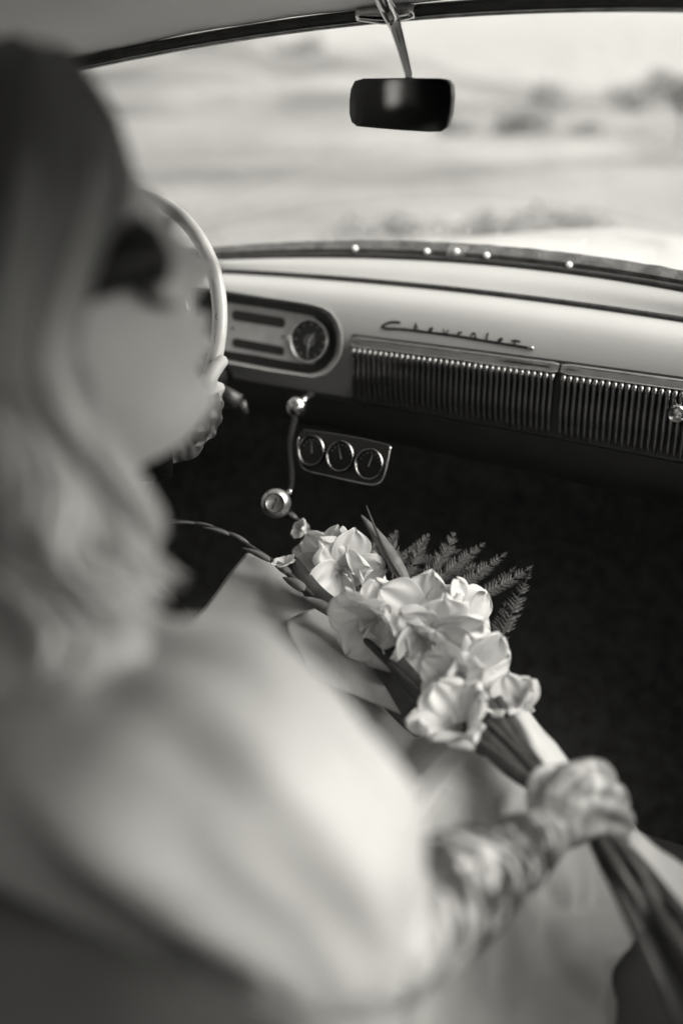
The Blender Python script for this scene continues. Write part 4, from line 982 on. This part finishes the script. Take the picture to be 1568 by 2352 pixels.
for cp, lst in ((cpA, ((6, .040, .0026), (10, .045, .0032), (14, .05, .0038), (18, .055, .0046), (22, .055, .0056), (25, .055, .0068), (28, .055, .0082), (31, .055, .0092), (34, .055, .0098))), (cpC, ((3, .028, .0046), (7, .032, .0055), (10, .035, .0065)))):
    for i, (k, L, W) in enumerate(lst):
        t = (cp[max(0, k - 2)] - cp[k]).normalized(); sdv = t.cross(Vector((0, 0, 1))).normalized() * (1 if i % 2 else -1)
        bud(cp[min(len(cp) - 1, k + 1)] + sdv * .001, t + sdv * .09 + Vector((0, 0, .05)), L, W, M['sepal'], i)
# the upright pointed spike
bud(B(942, 1356, .04), B(841, 1160, .10) - B(942, 1356, .04), (B(841, 1160, .10) - B(942, 1356, .04)).length * 1.0, .0105, M['sepal'])
bud(B(880, 1262, .07), B(846, 1190, .09) - B(880, 1262, .07), .035, .0045, M['sepal']); bud(B(905, 1300, .058), B(930, 1235, .075) - B(905, 1300, .058), .022, .004, M['sepal'])
flower(B(690, 1218, .055), vec(-.6, -.35) + tocam * .5, .020, .45, 21); flower(B(650, 1290, .050), vec(-.2, -.9) + tocam * .4, .018, .4, 22)
# long sheath leaves
def blade(pts, W, m=M['stem'], name='leaf'):
    cp = catmull([B(*q_) for q_ in pts], 6); n = len(cp); V, F = [], []
    for i, p in enumerate(cp):
        t = (cp[min(i + 1, n - 1)] - cp[max(i - 1, 0)]).normalized(); s_ = t.cross((CAM - p).normalized()).normalized(); k = i / (n - 1); wv = W * math.sin(math.pi * min(1, .12 + k * .88)) ** .7 + .0004
        up_ = (CAM - p).normalized(); V += [p - s_ * wv, p - up_ * .18 * wv, p + s_ * wv]
    for i in range(n - 1): a = i * 3; F += [(a, a + 1, a + 4, a + 3), (a + 1, a + 2, a + 5, a + 4)]
    o_ = mesh(name, V, F, m, bq); sm = o_.modifiers.new('s', 'SOLIDIFY'); sm.thickness = .0008; return o_
blade([(668, 1282, .05), (720, 1360, .046), (780, 1410, .035), (850, 1480, .02)], .012)
blade([(1040, 1640, .03), (1110, 1700, .024), (1180, 1770, .018), (1260, 1830, .008)], .010); blade([(1085, 1560, .032), (1130, 1640, .026), (1190, 1740, .02), (1260, 1840, .01)], .009)
blade([(1140, 1600, .03), (1180, 1680, .026), (1225, 1770, .02), (1290, 1850, .008)], .008); blade([(880, 1480, .03), (930, 1550, .02), (1010, 1640, .01), (1120, 1740, .005)], .012)
# fern fronds with single leaflets
def leaflet_mesh():
    V, F = [], []
    for i in range(7):
        t = i / 6; w_ = .22 * (1 - t) ** .7 * (1 + .25 * (-1) ** i) * (1 if t > .05 else .5); V += [Vector((t, -w_, -.05 * w_)), Vector((t, 0, .06)), Vector((t, w_, -.05 * w_))]
    for i in range(6): a = i * 3; F += [(a, a + 1, a + 4, a + 3), (a + 1, a + 2, a + 5, a + 4)]
    o_ = mesh('leaflet', V, F, M['fern'], None, smooth=False, loc=(0, 0, 0)); me = o_.data; bpy.data.objects.remove(o_); return me
LM = leaflet_mesh()
def frond(pts, Lmax, n=17):
    cp = catmull([B(*q_) for q_ in pts], 8); m_ = len(cp); fr = MB().tube(cp, [lerp(.0016, .0004, i / (m_ - 1)) for i in range(m_)], 5).build('fern_frond', M['fern'], bq)
    for k in range(n):
        t = .14 + .84 * k / (n - 1); i = min(m_ - 2, int(t * (m_ - 1))); p = cp[i]; d = (cp[i + 1] - cp[max(0, i - 1)]).normalized(); up_ = ((CAM - p).normalized() + Vector((0, 0, .6))).normalized(); sd_ = d.cross(up_).normalized()
        for s_ in (-1, 1):
            L = Lmax * math.sin(math.pi * min(1, .22 + .76 * t)) ** .9 * random.uniform(.85, 1.1)
            x_ = (d * 1.0 + sd_ * s_ * .7 + up_ * random.uniform(-.15, .2)).normalized(); z_ = (up_ - x_ * up_.dot(x_)).normalized(); y_ = z_.cross(x_)
            o_ = link('leaflet', LM, fr, p); o_.rotation_euler = Matrix((x_, y_, z_)).transposed().to_euler(); o_.scale = (L, L * .8, L)
for pts, L in (([(900, 1330, .02), (905, 1285, .035), (900, 1245, .05), (912, 1218, .06)], .016), ([(930, 1330, .02), (950, 1290, .03), (968, 1250, .045), (985, 1226, .055)], .016), ([(960, 1340, .02), (1000, 1300, .03), (1030, 1255, .04), (1042, 1222, .05)], .020),
               ([(980, 1350, .02), (1030, 1310, .03), (1075, 1275, .035), (1114, 1246, .04)], .019), ([(1020, 1370, .02), (1070, 1335, .025), (1120, 1300, .03), (1164, 1268, .035)], .019), ([(1060, 1400, .02), (1120, 1360, .02), (1175, 1330, .025), (1224, 1298, .03)], .019),
               ([(1120, 1510, .01), (1160, 1440, .015), (1190, 1370, .02), (1218, 1312, .025)], .020), ([(860, 1330, .02), (840, 1295, .03), (815, 1260, .035), (790, 1245, .04)], .018), ([(1110, 1540, .01), (1130, 1480, .012), (1150, 1420, .014), (1160, 1380, .016)], .017),
               ([(940, 1310, .01), (890, 1280, .02), (850, 1270, .025), (805, 1268, .03)], .017), ([(1010, 1340, .005), (985, 1300, .012), (960, 1285, .02), (915, 1275, .025)], .017), ([(930, 1340, .0), (960, 1310, .006), (1000, 1285, .01), (1060, 1262, .014)], .019), ([(960, 1350, .0), (1010, 1330, .004), (1060, 1310, .008), (1120, 1292, .012)], .019), ([(880, 1320, .0), (920, 1290, .008), (950, 1265, .014), (960, 1240, .02)], .018), ([(1050, 1390, .0), (1100, 1370, .003), (1140, 1340, .006), (1185, 1300, .01)], .018), ([(830, 1290, .01), (850, 1262, .016), (880, 1246, .02), (915, 1236, .024)], .016)): frond(pts, L * 1.15)
# wrapping paper: crisp folded sheets
def sheet(rows, name='wrapping_paper', amp=.003, m=M['paper'], par=None):
    n, m_ = len(rows), len(rows[0]); S = 5; pts = [[B(*q_) for q_ in r_] for r_ in rows]
    cols = [catmull(r_, S) for r_ in pts]; full = list(zip(*[catmull([cols[i][j] for i in range(n)], S) for j in range(len(cols[0]))]))
    V = [p + Vector((0, 0, amp * vnoise(p.x * 40, p.y * 40, 3))) for r_ in full for p in r_]; w_ = len(full[0]); F = []
    for i in range(len(full) - 1):
        for j in range(w_ - 1): a = i * w_ + j; F.append((a, a + 1, a + w_ + 1, a + w_))
    o_ = mesh(name, V, F, m, par or bq); sm = o_.modifiers.new('s', 'SOLIDIFY'); sm.thickness = .0005; return o_
sheet([[(566, 1268, .03), (620, 1288, .03), (700, 1320, .0), (800, 1370, -.02)], [(520, 1326, .012), (600, 1340, .016), (690, 1370, -.002), (820, 1430, -.02)], [(470, 1392, .0), (570, 1405, .002), (660, 1424, .0), (830, 1500, -.02)], [(400, 1470, -.01), (540, 1490, -.01), (680, 1540, -.02), (840, 1580, -.03)]])
sheet([[(738, 1392, .012), (790, 1420, .0), (860, 1460, -.01)], [(660, 1428, .016), (740, 1470, .006), (850, 1520, -.01)], [(690, 1500, .006), (770, 1525, .0), (880, 1570, -.015)], [(720, 1560, -.01), (800, 1590, -.012), (920, 1640, -.02)]], amp=.0015)
sheet([[(1135, 1500, .0), (1162, 1530, .0), (1190, 1570, .0), (1228, 1632, -.002)], [(1100, 1530, -.01), (1130, 1560, -.012), (1165, 1600, -.012), (1200, 1660, -.012)], [(1060, 1570, -.02), (1090, 1610, -.02), (1140, 1650, -.02), (1190, 1710, -.02)]], amp=.001)
PP = leafy('paler_paper', .70, .55, .25, .05, 14)  # paler copy of the wrapping paper, for the sheets by the hand
sheet([[(1142, 1562, .016), (1178, 1590, .02), (1225, 1650, .018), (1270, 1700, .012), (1308, 1752, .002)], [(1150, 1600, .022), (1180, 1640, .026), (1222, 1690, .024), (1258, 1735, .018), (1290, 1785, .004)], [(1165, 1640, .012), (1190, 1690, .014), (1218, 1740, .014), (1240, 1790, .01), (1270, 1830, -.004)]], m=PP, amp=.004)
sheet([[(1400, 1880, -.02), (1450, 1900, -.005), (1510, 1945, -.01), (1580, 1995, -.02), (1660, 2060, -.03)], [(1385, 1930, -.02), (1430, 1970, -.004), (1500, 2010, .0), (1580, 2060, -.012), (1650, 2120, -.03)], [(1370, 1990, -.03), (1420, 2040, -.02), (1490, 2085, -.012), (1570, 2130, -.02), (1650, 2200, -.04)]], m=PP, amp=.004)

# ================================================================== HAZE
hz = MB().box((-1540, -1540, -8), (1540, 1540, 40)); hm = bpy.data.materials.new('haze_air'); hm.use_nodes = True; hn = hm.node_tree
hn.nodes.remove(hn.nodes['Principled BSDF']); pv = hn.nodes.new('ShaderNodeVolumePrincipled'); pv.inputs['Density'].default_value = .0013; pv.inputs['Color'].default_value = (.62, .62, .62, 1); pv.inputs['Anisotropy'].default_value = 0.0
hn.links.new(pv.outputs[0], hn.nodes['Material Output'].inputs['Volume'])
o = hz.build('haze', hm, None, smooth=False); o['kind'] = 'stuff'; o['label'] = 'pale haze over the field and hills'; o['category'] = 'haze'
